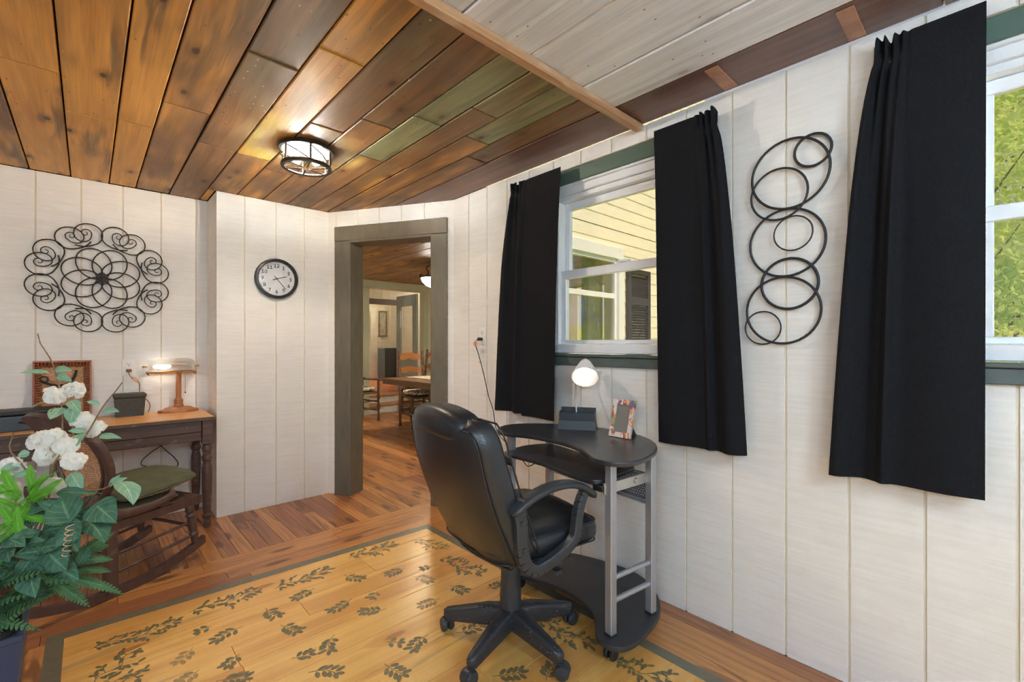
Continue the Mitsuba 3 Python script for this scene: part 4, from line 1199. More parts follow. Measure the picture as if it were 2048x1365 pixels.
# ------------------------------------------------------------------ cane-backed rocking chair
k = thing('rocking_chair', 'dark wooden rocking chair with woven cane back and green cushions', 'chair')
q = placer(k, (0.155, 3.225, 0.0), math.radians(28))
for sy in (-0.225, 0.225):
    xs_ = np.linspace(-0.52, 0.262, 26)
    up = np.c_[xs_, 0.52 * (xs_ + 0.13) ** 2 + 0.040]
    lo = np.c_[xs_, 0.52 * (xs_ + 0.13) ** 2]
    rn = prism(np.vstack([lo, up[::-1]]), 0.032, -0.016)
    rn = move(rn, (0, sy, 0.0), rx=np.pi / 2)
    q('rocker', rn, 'rocker_wood')
    fp = [(0.014, 0.0), (0.017, 0.01), (0.018, 0.05), (0.024, 0.07), (0.016, 0.085), (0.021, 0.10), (0.024, 0.14), (0.018, 0.165), (0.026, 0.18), (0.018, 0.195), (0.024, 0.21), (0.019, 0.24)]
    fl_ = move(lathe(fp, 18), (0.215, sy, 0.085), ry=-0.16)
    q('front_leg', fl_, 'rocker_wood', smooth=35)
    q('rear_post', hull([(x, sy + dy, z) for x, z in ((-0.228, 0.030), (-0.180, 0.028), (-0.232, 0.38), (-0.186, 0.38)) for dy in (-0.02, 0.02)]), 'rocker_wood')
    q('side_rail', hull([(x, sy + dy, z) for x, z in ((-0.21, 0.322), (-0.21, 0.362), (0.24, 0.318), (0.24, 0.362)) for dy in (-0.014, 0.014)]), 'rocker_wood')
    for z0, z1 in ((0.11, 0.145), (0.20, 0.225)):
        q('stretcher', tube([(-0.20, sy, z0), (0.200, sy, z1)], 0.008, 8), 'rocker_wood', smooth=True)
    ar = spline([(-0.285, sy * 1.02, 0.52), (-0.27, sy * 1.06, 0.45), (-0.20, sy * 1.10, 0.405), (-0.08, sy * 1.12, 0.392), (0.03, sy * 1.10, 0.402), (0.075, sy * 1.08, 0.424), (0.060, sy * 1.07, 0.436)], 30)
    q('arm', tube(ar, np.linspace(0.020, 0.014, 30), 10, flat=1.35), 'rocker_wood', smooth=True)
    q('arm_block', box((0.035, sy * 1.04, 0.382), (0.05, 0.03, 0.035), 0.008), 'rocker_wood')
q('cross_stretcher', tube([(0.195, -0.225, 0.20), (0.195, 0.225, 0.20)], 0.009, 8), 'rocker_wood', smooth=True)
q('cross_stretcher', tube([(-0.205, -0.225, 0.20), (-0.205, 0.225, 0.20)], 0.009, 8), 'rocker_wood', smooth=True)
q('front_rail', box((0.235, 0, 0.342), (0.026, 0.44, 0.042), 0.006), 'rocker_wood')
q('seat_panel', box((0.01, 0, 0.360), (0.44, 0.43, 0.010), 0.003), 'rocker_wood')


def back_pt(s_, t_):     # s_ sideways, t_ up the back
    return np.stack([-0.185 - 0.05 * t_ - 0.42 * t_ * t_ + 0.55 * np.asarray(s_) ** 2 * 1.4, np.asarray(s_) * 1.0, 0.375 + 0.93 * t_], -1)


BW, BH = 0.232, 0.545
bo = []
for z in np.linspace(0, 2 * np.pi, 61)[:-1]:
    cs_, sn_ = math.cos(z), math.sin(z)
    bo.append((BW * np.sign(cs_) * abs(cs_) ** 0.85 * (0.80 + 0.20 * (sn_ + 1) / 2), BH / 2 + 0.02 + (BH / 2 - 0.02) * sn_))
bo = np.array(bo)
q('back_frame', tube(back_pt(bo[:, 0], bo[:, 1]), 0.020, 10, True, flat=1.0), 'rocker_wood', smooth=True)
inn = np.array([(0.80 * x, BH / 2 + 0.02 + 0.86 * (y - BH / 2 - 0.02)) for x, y in bo])
q('inner_bead', tube(back_pt(inn[:, 0], inn[:, 1]) + [0.004, 0, 0], 0.008, 8, True), 'rocker_wood', smooth=True)
cp = sg.Polygon(inn)
st_ = []
for i in range(-22, 23):
    for hz in (True, False):
        c = i * 0.0125
        ln = sg.LineString([(-0.3, BH / 2 + 0.02 + c), (0.3, BH / 2 + 0.02 + c)]) if hz else sg.LineString([(c, -0.1), (c, 0.7)])
        g = ln.intersection(cp)
        if g.is_empty or g.length < 0.02:
            continue
        co = np.array(g.segmentize(0.03).coords)
        A_ = back_pt(co[:, 0], co[:, 1])
        off = np.array([0, 0, 0.0036]) if hz else np.array([0, 0.0036, 0])
        V = np.vstack([A_ - off, A_ + off]) + [0.001 if hz else -0.001, 0, 0]
        n = len(co)
        st_.append(M(V, [f for j in range(n - 1) for f in ((j, j + 1, n + j + 1), (j, n + j + 1, n + j))]))
q('cane_weave', cat(*st_), 'cane', kind='stuff')
m, _, _ = sheet(lambda u, v: back_pt((u - 0.5) * 0.43, BH - 0.055 + 0.085 * v - 0.18 * (u - 0.5) ** 2) - np.stack([0.018 * v * v + 0 * u, 0 * u, 0 * u], -1), 30, 8, 0.022)
q('crest_rail', m, 'rocker_wood', smooth=40)


def cushion(nm, lab, sx, sy, sz, t, rz, tilt, e=0.42):
    kk = thing(nm, lab, 'cushion')
    m = pillow(sx, sy, sz, e, 26)
    v = np.array(m.vertices)
    rr_ = np.maximum(np.abs(v[:, 0]) / (sx / 2), np.abs(v[:, 1]) / (sy / 2))
    cor = (np.abs(v[:, 0]) / (sx / 2)) * (np.abs(v[:, 1]) / (sy / 2))
    v[:, 2] *= 1 - 0.55 * np.clip(cor, 0, 1)
    m = M(v, m.faces)
    c = v[m.faces].mean(1)
    X = trimesh.transformations.euler_matrix(tilt[0], tilt[1], rz)
    X[:3, 3] = t
    for part, sel, mt in (('cover', c[:, 2] >= -0.004, 'velvet'), ('underside', c[:, 2] < -0.004, 'tapestry')):
        p = M(v, m.faces[sel]); p.remove_unreferenced_vertices(); p.apply_transform(X)
        put(part, p, mt, kk, smooth=True)
    edge = tube(np.array([X[:3, :3] @ np.array([sx / 2 * np.sign(math.cos(z)) * abs(math.cos(z)) ** e, sy / 2 * np.sign(math.sin(z)) * abs(math.sin(z)) ** e, 0]) + X[:3, 3] for z in np.linspace(0, 2 * np.pi, 60)[:-1]]), 0.004, 6, True)
    put('cord_edge', edge, 'velvet', kk, smooth=True)


cushion('seat_cushion', 'plump green velvet cushion with tapestry underside on the rocking chair, uppermost', 0.40, 0.40, 0.088, (0.222, 3.262, 0.460), math.radians(28), (0.05, -0.08), 0.40)
cushion('flat_cushion', 'flatter green cushion tucked under the plump one on the rocking chair', 0.37, 0.38, 0.036, (0.150, 3.215, 0.3850), math.radians(24), (0.0, 0.0), 0.40)

# ------------------------------------------------------------------ flower arrangement in a navy planter
k = thing('flower_arrangement', 'navy planter of white artificial flowers, heart-shaped leaves and ferns at the left edge', 'plant')
PCX, PCY = -0.275, 2.10
put('pot', cat(*[hull([(PCX + sx, PCY + sy, z) for sx, sy, z in pts_]) for pts_ in
                 [[(a * (0.105 + 0.03 * (z > 0)), b_ * (0.105 + 0.03 * (z > 0)), z) for a in (-1, 1) for b_ in (-1, 1) for z in (0.0, 0.36)],
                  ]] + [box2((PCX - 0.138, PCY - 0.138, 0.352), (PCX + 0.138, PCY - 0.122, 0.372), 0.003), box2((PCX - 0.138, PCY + 0.122, 0.352), (PCX + 0.138, PCY + 0.138, 0.372), 0.003),
                        box2((PCX - 0.138, PCY - 0.1225, 0.352), (PCX - 0.122, PCY + 0.1225, 0.372), 0.003), box2((PCX + 0.122, PCY - 0.1225, 0.352), (PCX + 0.138, PCY + 0.1225, 0.372), 0.003)]), 'pot_navy', k)
put('moss', move(pillow(0.24, 0.24, 0.04, 0.5, 16), (PCX, PCY, 0.362)), 'soil', k, smooth=True)
for P in ([(-0.20, 2.13, 0.37), (-0.15, 2.2, 0.58), (-0.107, 2.288, 0.708), (-0.075, 2.367, 0.839), (-0.076, 2.477, 1.013), (-0.095, 2.549, 1.127), (-0.118, 2.598, 1.19), (-0.137, 2.63, 1.226), (-0.148, 2.654, 1.27)],
          [(-0.20, 2.12, 0.37), (-0.14, 2.19, 0.58), (-0.084, 2.266, 0.725), (-0.034, 2.301, 0.834), (0.013, 2.312, 0.927), (0.041, 2.314, 0.99), (0.069, 2.301, 1.036), (0.097, 2.288, 1.083)],
          [(-0.22, 2.13, 0.37), (-0.17, 2.25, 0.6), (-0.147, 2.297, 0.749), (-0.17, 2.291, 0.824), (-0.197, 2.317, 0.875), (-0.189, 2.309, 0.909), (-0.185, 2.305, 0.927)],
          [(-0.19, 2.10, 0.37), (-0.11, 2.12, 0.6), (-0.032, 2.149, 0.724), (0.032, 2.158, 0.717), (0.062, 2.198, 0.728)],
          [(-0.20, 2.10, 0.37), (-0.14, 2.11, 0.55), (-0.097, 2.141, 0.699), (-0.096, 2.25, 0.775), (-0.084, 2.32, 0.866)],
          [(-0.076, 2.45, 0.97), (-0.10, 2.40, 0.98), (-0.09, 2.42, 0.99)], [(-0.04, 2.30, 0.83), (-0.04, 2.36, 0.93), (-0.04, 2.48, 1.03)], [(-0.09, 2.28, 0.72), (-0.09, 2.25, 0.80), (-0.06, 2.24, 0.86)]):
    Q = spline(P, 26)
    put('stem', tube(Q, np.linspace(0.005, 0.002, 26), 6), 'twig', k, smooth=True)
LV = [(-0.109, 2.563, 1.117, -0.193, 2.573, 1.124, 0.35, 0), (-0.098, 2.552, 1.131, -0.048, 2.506, 1.127, 0.5, 0), (-0.092, 2.547, 1.117, -0.051, 2.481, 1.085, 0.45, 0), (-0.113, 2.498, 1.009, -0.158, 2.471, 0.993, 0.4, 0), (-0.07, 2.417, 0.99, -0.101, 2.364, 0.956, 0.8, 0), (-0.035, 2.385, 0.996, -0.048, 2.342, 0.938, 0.75, 0), (-0.05, 2.425, 1.016, -0.024, 2.347, 0.98, 0.5, 0), (-0.014, 2.283, 0.907, -0.035, 2.221, 0.871, 0.65, 0), (-0.005, 2.301, 0.909, -0.052, 2.291, 0.916, 0.5, 0), (0.034, 2.32, 0.999, -0.003, 2.328, 1.017, 0.5, 0), (0.041, 2.314, 0.977, 0.083, 2.247, 0.98, 0.4, 0), (0.027, 2.299, 0.886, 0.085, 2.218, 0.887, 0.3, 0), (-0.045, 2.202, 0.784, -0.017, 2.135, 0.733, 0.6, 0), (-0.146, 2.283, 0.856, -0.175, 2.282, 0.848, 0.6, 0), (-0.17, 2.291, 0.815, -0.211, 2.248, 0.811, 0.6, 0), (-0.126, 2.25, 0.795, -0.187, 2.226, 0.79, 0.4, 0), (0.084, 2.137, 0.746, 0.12, 2.007, 0.699, 0.6, 0), (0.056, 2.19, 0.713, 0.086, 2.189, 0.752, 0.6, 0), (0.061, 2.185, 0.722, 0.105, 2.172, 0.743, 0.5, 0), (-0.044, 2.023, 0.672, -0.069, 2.116, 0.732, 1.0, 1), (-0.093, 2.138, 0.707, -0.16, 2.091, 0.681, 0.6, 1), (-0.013, 2.063, 0.658, -0.124, 2.112, 0.729, 0.5, 1), (0.018, 2.035, 0.699, 0.062, 1.939, 0.662, 0.9, 1), (-0.0, 2.051, 0.65, 0.043, 1.943, 0.605, 0.8, 1), (-0.047, 2.027, 0.653, -0.029, 1.969, 0.579, 1.1, 1), (-0.024, 1.991, 0.641, -0.074, 1.983, 0.604, 0.9, 1), (-0.1, 2.035, 0.584, -0.161, 2.01, 0.599, 0.95, 1), (-0.092, 2.027, 0.579, -0.05, 1.934, 0.545, 1.1, 1), (-0.08, 2.017, 0.54, -0.023, 1.936, 0.504, 0.9, 1), (-0.068, 2.141, 0.734, 0.012, 2.108, 0.724, 0.45, 1), (-0.13, 2.035, 0.565, -0.159, 2.008, 0.517, 0.8, 1), (-0.152, 2.056, 0.619, -0.189, 2.008, 0.616, 0.7, 1), (-0.115, 2.048, 0.642, -0.17, 2.018, 0.652, 0.6, 1), (-0.032, 2.163, 0.721, 0.038, 2.152, 0.708, 0.3, 1), (-0.007, 2.085, 0.675, 0.012, 2.04, 0.732, 0.8, 1), (-0.07, 2.034, 0.499, -0.106, 2.095, 0.553, 0.8, 1), (-0.018, 2.013, 0.529, 0.006, 2.046, 0.567, 0.7, 1), (-0.134, 2.094, 0.657, -0.097, 2.141, 0.699, 0.7, 1), (-0.172, 2.048, 0.56, -0.184, 2.003, 0.535, 0.9, 1)]
g = random.Random(11)


def leaf(b_, t_, wf, heart, r, seed_n=None):
    b_, t_ = np.array(b_), np.array(t_)
    ax = t_ - b_
    L = np.linalg.norm(ax); ax /= L
    nn = np.array([-0.15, -0.75, 0.65]) + np.array([r.uniform(-.45, .45) for _ in range(3)])
    nn -= ax * (nn @ ax); nn /= np.linalg.norm(nn)
    sd = np.cross(nn, ax)
    w = max(L, 0.05) * wf * 0.5
    curl, fold = r.uniform(0.08, 0.2), r.uniform(0.12, 0.3)

    def fn(u, v):
        t = u
        if heart:
            pr_ = np.sin(np.pi * np.clip(t, 0, 1) ** 0.62) ** 0.8 * (1 - 0.25 * t)
            back = -0.13 * L * np.exp(-(t / 0.10) ** 2) * np.abs(2 * v - 1)
        else:
            pr_ = np.sin(np.pi * t ** 0.8) ** 0.85
            back = 0
        y = (2 * v - 1) * w * pr_
        z = fold * np.abs(y) - curl * L * (2 * t - 0.8) ** 2 * 0.5 + 0.012 * L * np.sin(t * 14) * (2 * v - 1)
        return b_ + (t * L + back)[..., None] * ax + y[..., None] * sd + z[..., None] * nn
    m, u, v = sheet(fn, 14, 9)
    return m, np.c_[u, 2 * v - 1]


for e in LV:
    m, uv = leaf(e[0:3], e[3:6], e[6] * (1.0 if e[7] else 0.9), e[7], g)
    put('leaf', m, 'leaf_dark' if e[7] else 'leaf_pale', k, smooth=True, uv=uv)
# more dark foliage in the body of the arrangement
for i in range(26):
    a_ = g.uniform(0, 6.28); rr_ = g.uniform(0.03, 0.12)
    c = np.array([-0.19 + rr_ * math.cos(a_), 2.10 + rr_ * math.sin(a_), g.uniform(0.44, 0.66)])
    dv = np.array([math.cos(a_ + g.uniform(-.5, .5)), math.sin(a_), g.uniform(-0.5, 0.5)])
    m, uv = leaf(c, c + dv / np.linalg.norm(dv) * g.uniform(0.07, 0.10), 0.8, 1, g)
    put('leaf', m, 'leaf_dark', k, smooth=True, uv=uv)
FR = [(-0.031, 2.08, 0.518, 0.065, 2.127, 0.562, 2), (-0.031, 2.08, 0.501, 0.055, 2.137, 0.523, 2), (-0.03, 2.052, 0.511, 0.063, 2.061, 0.494, 2), (-0.03, 2.024, 0.489, 0.056, 1.999, 0.477, 2), (-0.076, 2.054, 0.462, 0.005, 1.937, 0.408, 2), (-0.053, 2.032, 0.47, 0.086, 1.971, 0.403, 2), (-0.13, 2.035, 0.488, -0.074, 1.846, 0.527, 2), (-0.197, 2.098, 0.473, -0.091, 1.945, 0.547, 2), (-0.177, 2.107, 0.369, -0.058, 2.023, 0.451, 2), (-0.186, 2.088, 0.365, -0.095, 1.975, 0.461, 2), (-0.195, 2.068, 0.347, -0.124, 1.948, 0.461, 2), (-0.155, 2.086, 0.493, -0.029, 1.941, 0.496, 2), (-0.192, 2.038, 0.532, -0.152, 1.919, 0.57, 2), (-0.161, 2.174, 0.723, -0.205, 2.243, 0.815, 3), (-0.141, 2.128, 0.713, -0.175, 2.077, 0.658, 3), (-0.139, 2.181, 0.732, -0.097, 2.141, 0.806, 3), (-0.166, 2.096, 0.65, -0.197, 2.098, 0.735, 3), (-0.139, 2.181, 0.749, -0.077, 2.068, 0.794, 3), (-0.18, 2.083, 0.612, -0.189, 2.008, 0.579, 3), (-0.127, 2.169, 0.716, -0.143, 2.239, 0.82, 3), (-0.143, 2.075, 0.618, -0.158, 2.062, 0.735, 3), (-0.155, 2.168, 0.747, -0.197, 2.098, 0.765, 3)]
for i in range(12):
    c0_ = np.array([-0.155 + g.uniform(-.04, .03), 2.15 + g.uniform(-.05, .05), g.uniform(0.66, 0.74)])
    d0_ = np.array([g.uniform(-1, 1), g.uniform(-1.0, 0.6), g.uniform(-0.5, 1.0)])
    FR.append((*c0_, *(c0_ + d0_ / np.linalg.norm(d0_) * g.uniform(0.08, 0.12)), 3))
for i in range(10):
    a_ = g.uniform(-2.2, 0.6)
    FR.append((-0.22, 2.08, 0.40, -0.22 + 0.20 * math.cos(a_), 2.08 + 0.20 * math.sin(a_), g.uniform(0.36, 0.50), 2))
for e in FR:
    b_, t_ = np.array(e[:3]), np.array(e[3:6])
    if e[6] == 2:
        b_ = b_ - (t_ - b_) * 0.35
    L = np.linalg.norm(t_ - b_)
    ax = (t_ - b_) / L
    nn = np.array([-0.1, -0.6, 0.75]) + np.array([g.uniform(-.4, .4) for _ in range(3)])
    nn -= ax * (nn @ ax); nn /= np.linalg.norm(nn)
    sd = np.cross(nn, ax)
    arch = 0.14 * L
    np_ = 20
    cl_ = [b_ + ax * L * t + nn * arch * (4 * t * (1 - t)) for t in np.linspace(0, 1, np_ + 1)]
    V, F, UV = [], [], []
    wl = (0.024 if e[6] == 2 else 0.017) * g.uniform(0.8, 1.2)
    for i in range(1, np_ + 1):
        t = i / np_
        ln = wl * (math.sin(math.pi * min(1, 0.12 + 0.9 * t)) ** 0.6 + 0.12)
        for s_ in (-1, 1):
            o = cl_[i - 1] * 0.5 + cl_[i] * 0.5
            d_ = sd * s_ * 0.86 + ax * 0.5 - nn * 0.18
            h_ = ax * (L / np_) * 0.62
            j = len(V)
            V += [o - h_, o + d_ * ln * 0.55 - h_ * 0.75, o + d_ * ln, o + d_ * ln * 0.6 + h_ * 0.8, o + h_]
            UV += [(t, 0.0), (t, 0.5), (t, 1.0), (t, 0.5), (t, 0.0)]
            F += [(j, j + 1, j + 4), (j + 1, j + 3, j + 4), (j + 1, j + 2, j + 3)]
    put('fern_frond' if e[6] == 2 else 'bright_frond', M(V, F), 'leaf_fern' if e[6] == 2 else 'leaf_bright', k, smooth=False, uv=np.array(UV))
BLO = [(-0.095, 2.481, 1.032), (-0.04, 2.498, 1.046), (-0.013, 2.364, 0.943), (0.016, 2.337, 0.911), (-0.128, 2.335, 0.888), (-0.088, 2.297, 0.894), (-0.107, 2.288, 0.838), (-0.056, 2.24, 0.871), (-0.035, 2.193, 0.824), (-0.088, 2.201, 0.741), (-0.2, 2.306, 0.736), (-0.191, 2.298, 0.809)]
for b_ in BLO:
    c = np.array(b_)
    nn = np.array([g.uniform(-.3, .35), -0.8, 0.45 + g.uniform(-.3, .3)]); nn /= np.linalg.norm(nn)
    e1 = np.cross(nn, [0, 0, 1]); e1 /= np.linalg.norm(e1); e2 = np.cross(nn, e1)
    ms, cs_ = [], []
    for fl_i in range(7):
        az = 2 * np.pi * fl_i / 6 + g.uniform(-.3, .3)
        off = 0.0 if fl_i == 6 else g.uniform(0.55, 0.85)
        fn_ = nn + off * (math.cos(az) * e1 + math.sin(az) * e2)
        fn_ /= np.linalg.norm(fn_)
        fc = c - nn * 0.022 + fn_ * g.uniform(0.028, 0.036)
        a1 = np.cross(fn_, [0.3, 0.2, 1]); a1 /= np.linalg.norm(a1); a2 = np.cross(fn_, a1)
        cs_.append(move(pillow(0.007, 0.007, 0.006, 1.0, 8), fc + fn_ * 0.002))
        for i in range(6):
            th = 2 * np.pi * i / 6 + g.uniform(-.25, .25)
            d_ = math.cos(th) * a1 + math.sin(th) * a2
            sd = np.cross(fn_, d_)
            fz, ln, tilt = g.uniform(0, 6.28), g.uniform(0.019, 0.026), g.uniform(0.1, 0.7)

            def fn(u, v, d_=d_, sd=sd, ln=ln, tilt=tilt, fz=fz, fc=fc, fn_=fn_):
                w = ln * 0.66 * np.sin(np.pi * np.clip(0.10 + 0.80 * u, 0, 1)) ** 0.6
                y = (2 * v - 1) * w
                r_ = ln * u * math.cos(tilt) * (1 + 0.10 * np.sin(v * 9 + fz) * u)
                z = ln * (math.sin(tilt) * u - 0.45 * u * u * u) + 0.0022 * np.sin(v * 12 + fz) * u ** 2 + 0.25 * np.abs(y) * (1 - u)
                return fc + r_[..., None] * d_ + y[..., None] * sd + z[..., None] * fn_
            ms.append(sheet(fn, 6, 7)[0])
    bk = put('blossom', cat(*ms), 'petal', k, smooth=True)
    put('core', cat(*cs_), 'petal_core', bk, smooth=True)
tz = np.linspace(0, 1, 60)
put('tendril', tube(np.c_[-0.040 + 0.010 * np.cos(tz * 40) - 0.01 * tz, 1.972 + 0.010 * np.sin(tz * 40), 0.665 - 0.10 * tz], 0.0013, 5), 'tag_paper', k, smooth=True)

# ------------------------------------------------------------------ kidney-shaped computer cart
k = thing('computer_desk', 'black kidney-shaped computer cart on grey metal legs by the middle window', 'desk')
DZ = 0.79
top = spline([(p[0], p[1], 0) for p in [(1.533, 1.752), (1.657, 1.828), (1.86, 1.70), (1.972, 1.40), (1.935, 1.157), (1.756, .985), (1.605, .937), (1.440, .962), (1.420, 1.036), (1.502, 1.182), (1.565, 1.421), (1.540, 1.60), (1.510, 1.69)]], 90, True)[:, :2]
put('desktop', slab(top, DZ - 0.020, DZ, 0.005), 'laminate', k, smooth=30)
base = spline([(p[0], p[1], 0) for p in [(1.534, 1.715), (1.574, 1.543), (1.604, 1.305), (1.520, 1.13), (1.432, 1.043), (1.447, .975), (1.596, .945), (1.757, .975), (1.878, 1.05), (1.985, 1.227), (1.975, 1.398), (1.90, 1.62), (1.70, 1.775), (1.58, 1.78)]], 90, True)[:, :2]
put('base_board', slab(base, 0.074, 0.096, 0.004), 'laminate_base', k, smooth=30)
LEGS = [(1.492, 1.035), (1.738, 1.005), (1.572, 1.690), (1.815, 1.650)]
for x, y in LEGS:
    put('leg', move(box2((-0.017, -0.017, 0.098), (0.017, 0.017, DZ - 0.0205), 0.003), (x, y, 0), rz=-0.12), 'grey_metal', k)
    put('leg_cap', move(box2((-0.019, -0.019, 0.0945), (0.019, 0.019, 0.104), 0.002), (x, y, 0), rz=-0.12), 'black', k)
for z in (0.222, 0.312):
    put('rung', tube([(1.492, 1.035, z), (1.738, 1.005, z)], 0.011, 10), 'grey_metal', k, smooth=True)
pn = prism(sg.box(0, 0, 0.66, 0.115).difference(shapely.unary_union([sg.Point(0.03 + 0.0125 * i + 0.00625 * (j % 2), 0.018 + 0.011 * j).buffer(0.0032, 2) for i in range(48) for j in range(8)])), 0.002)
ang_ = math.atan2(1.650 - 1.005, 1.815 - 1.738)
put('modesty_panel', move(move(pn, rx=np.pi / 2), (1.744, 1.005, 0.56), rz=ang_), 'panel_grey', k)
for z in (0.553, 0.674):
    put('panel_rail', tube([(1.738, 1.005, z), (1.815, 1.650, z)], 0.007, 8), 'grey_metal', k, smooth=True)
tray = spline([(p[0], p[1], 0) for p in [(1.520, 1.655), (1.60, 1.70), (1.80, 1.655), (1.775, 1.40), (1.742, 1.085), (1.60, 1.070), (1.462, 1.075), (1.470, 1.274), (1.500, 1.50)]], 70, True)[:, :2]
put('keyboard_tray', slab(tray, 0.676, 0.695, 0.005), 'laminate', k, smooth=30)
for (xa, ya), (xb, yb) in (((1.470, 1.052), (1.735, 1.026)), ((1.545, 1.712), (1.812, 1.668))):
    d_ = np.array([xb - xa, yb - ya]); Ld = np.linalg.norm(d_)
    put('slide_rail', move(box2((0, -0.005, 0.640), (Ld, 0.005, 0.684), 0.002), (xa, ya, 0), rz=math.atan2(d_[1], d_[0])), 'steel', k)
put('slide_lock', cat(lathe([(0.001, 0), (0.012, 0), (0.012, 0.008), (0.001, 0.008)], 16)).apply_transform(trimesh.transformations.euler_matrix(np.pi / 2, 0, 0)).apply_translation((1.66, 1.028, 0.664)), 'steel', k)
put('slide_stop', box((1.475, 1.075, 0.663), (0.03, 0.05, 0.024), 0.003), 'black', k)
for x, y in ((1.492, 1.035), (1.75, 1.06), (1.60, 1.66), (1.84, 1.58)):
    cw = put('caster', hull([(x + a, y + b_, z) for a in (-0.022, 0.022) for b_ in (-0.018, 0.018) for z in (0.045, 0.0735)] + [(x + 0.012, y, 0.03)]), 'plastic', k)
    for s_ in (-0.014, 0.014):
        put('wheel', move(move(lathe([(0.001, -0.009), (0.020, -0.009), (0.024, -0.005), (0.024, 0.005), (0.020, 0.009), (0.001, 0.009)], 20), rx=np.pi / 2), (x, y + s_, 0.0245)), 'black', cw, smooth=35)

# desk lamp with an organizer base
k = thing('desk_lamp', 'gooseneck desk lamp with white cone shade and black organizer base, lit', 'lamp')
OA = math.atan2(-0.86, 0.52)
OC = (1.862, 1.497, DZ)
q = placer(k, OC, OA)
bw, bd = 0.098, 0.046
q('base', hull([(sx * (bw - 0.006 * (z > 0.03)), sy * (bd - 0.010 * (z > 0.03)), z) for sx in (-1, 1) for sy in (-1, 1) for z in (0.0, 0.046)]), 'plastic')
for lo, hi in (((-bw + 0.007, -bd + 0.010, 0.0462), (bw - 0.007, -bd + 0.015, 0.084)), ((-bw + 0.007, bd - 0.015, 0.0462), (bw - 0.007, bd - 0.010, 0.106)),
               ((-bw + 0.007, -bd + 0.0152, 0.0462), (-bw + 0.012, bd - 0.0152, 0.090)), ((bw - 0.012, -bd + 0.0152, 0.0462), (bw - 0.007, bd - 0.0152, 0.090)),
               ((-0.003, -bd + 0.0152, 0.0462), (0.003, bd - 0.0152, 0.086))):
    q('tray_wall', box2(lo, hi, 0.002), 'plastic')
MC_ = np.array([1.862, 1.449, 1.058])
AX = np.array([0.60, 0.44, 0.62]); AX /= np.linalg.norm(AX)
apex = MC_ + AX * 0.108
neck0 = np.array([1.872, 1.508, DZ + 0.05])
P = spline([neck0, neck0 + [0.004, 0.012, 0.08], neck0 + [0.030, 0.035, 0.16], neck0 + [0.068, 0.040, 0.255], apex + AX * 0.030, apex - AX * 0.01], 40)
put('gooseneck', tube(P, 0.0052 + 0.0006 * np.sin(np.arange(40) * 2.4), 9), 'grey_metal', k, smooth=True)
Rz = trimesh.geometry.align_vectors([0, 0, 1], AX)


def along(m, t):
    m = m.copy(); m.apply_transform(Rz); m.apply_translation(t); return m


cone = lathe([(0.068, 0.0), (0.070, 0.001), (0.052, 0.052), (0.034, 0.098), (0.026, 0.112), (0.012, 0.118), (0.010, 0.114), (0.024, 0.108), (0.032, 0.096), (0.050, 0.051)], 40)
cone = M(np.array(cone.vertices)[:-2], [f for f in cone.faces if max(f) < len(cone.vertices) - 2] + [(9 * 40 + i, 9 * 40 + (i + 1) % 40, (i + 1) % 40) for i in range(40)] + [(9 * 40 + i, (i + 1) % 40, i) for i in range(40)])
put('shade', along(cone, MC_), 'lampshade', k, smooth=40)
put('socket', along(lathe([(0.001, 0.07), (0.016, 0.07), (0.016, 0.112), (0.001, 0.112)], 18), MC_), 'white', k)
tt = np.linspace(0, 1, 60)
hx = np.c_[0.017 * np.cos(tt * 2 * np.pi * 2.6), 0.017 * np.sin(tt * 2 * np.pi * 2.6), 0.020 + 0.048 * tt]
put('coiled_bulb', along(tube(hx, 0.0062, 8), MC_), 'white', k, smooth=True, emitter=emit((1.0, 0.86, 0.68), DESK))

# marbled photo frame leaning on its easel back
k = thing('photo_frame', 'small empty photo frame with colourful marbled border on the computer cart', 'photo frame')


def pf(m): return move(move(move(m, rz=-np.pi / 2), ry=0.26), (1.822, 1.215, DZ + 0.0005))


# local: x across the frame, y through it (front is -y ... turned to -x), z up
fw, fh = 0.058, 0.178
out = sg.box(-fw, 0, fw, fh)
hol = sg.box(-fw + 0.020, 0.024, fw - 0.020, fh - 0.024)
fr_ = move(prism(out.difference(hol), 0.014), (0, 0.007, 0), rx=np.pi / 2)
put('border', pf(fr_), 'marbled', k)
put('print', pf(box2((-fw + 0.016, 0.000, 0.020), (fw - 0.016, 0.005, fh - 0.020), 0)), 'photo_grey', k)
put('easel', move(hull([(1.83, 1.215 + a, DZ + z) if i else (1.900, 1.215 + a, DZ + z) for i, z in ((1, 0.004), (1, 0.01), (1, 0.09), (0, 0.0), (0, 0.004)) for a in (-0.02, 0.02)]), (0.032, 0, 0.0005)), 'black', k)

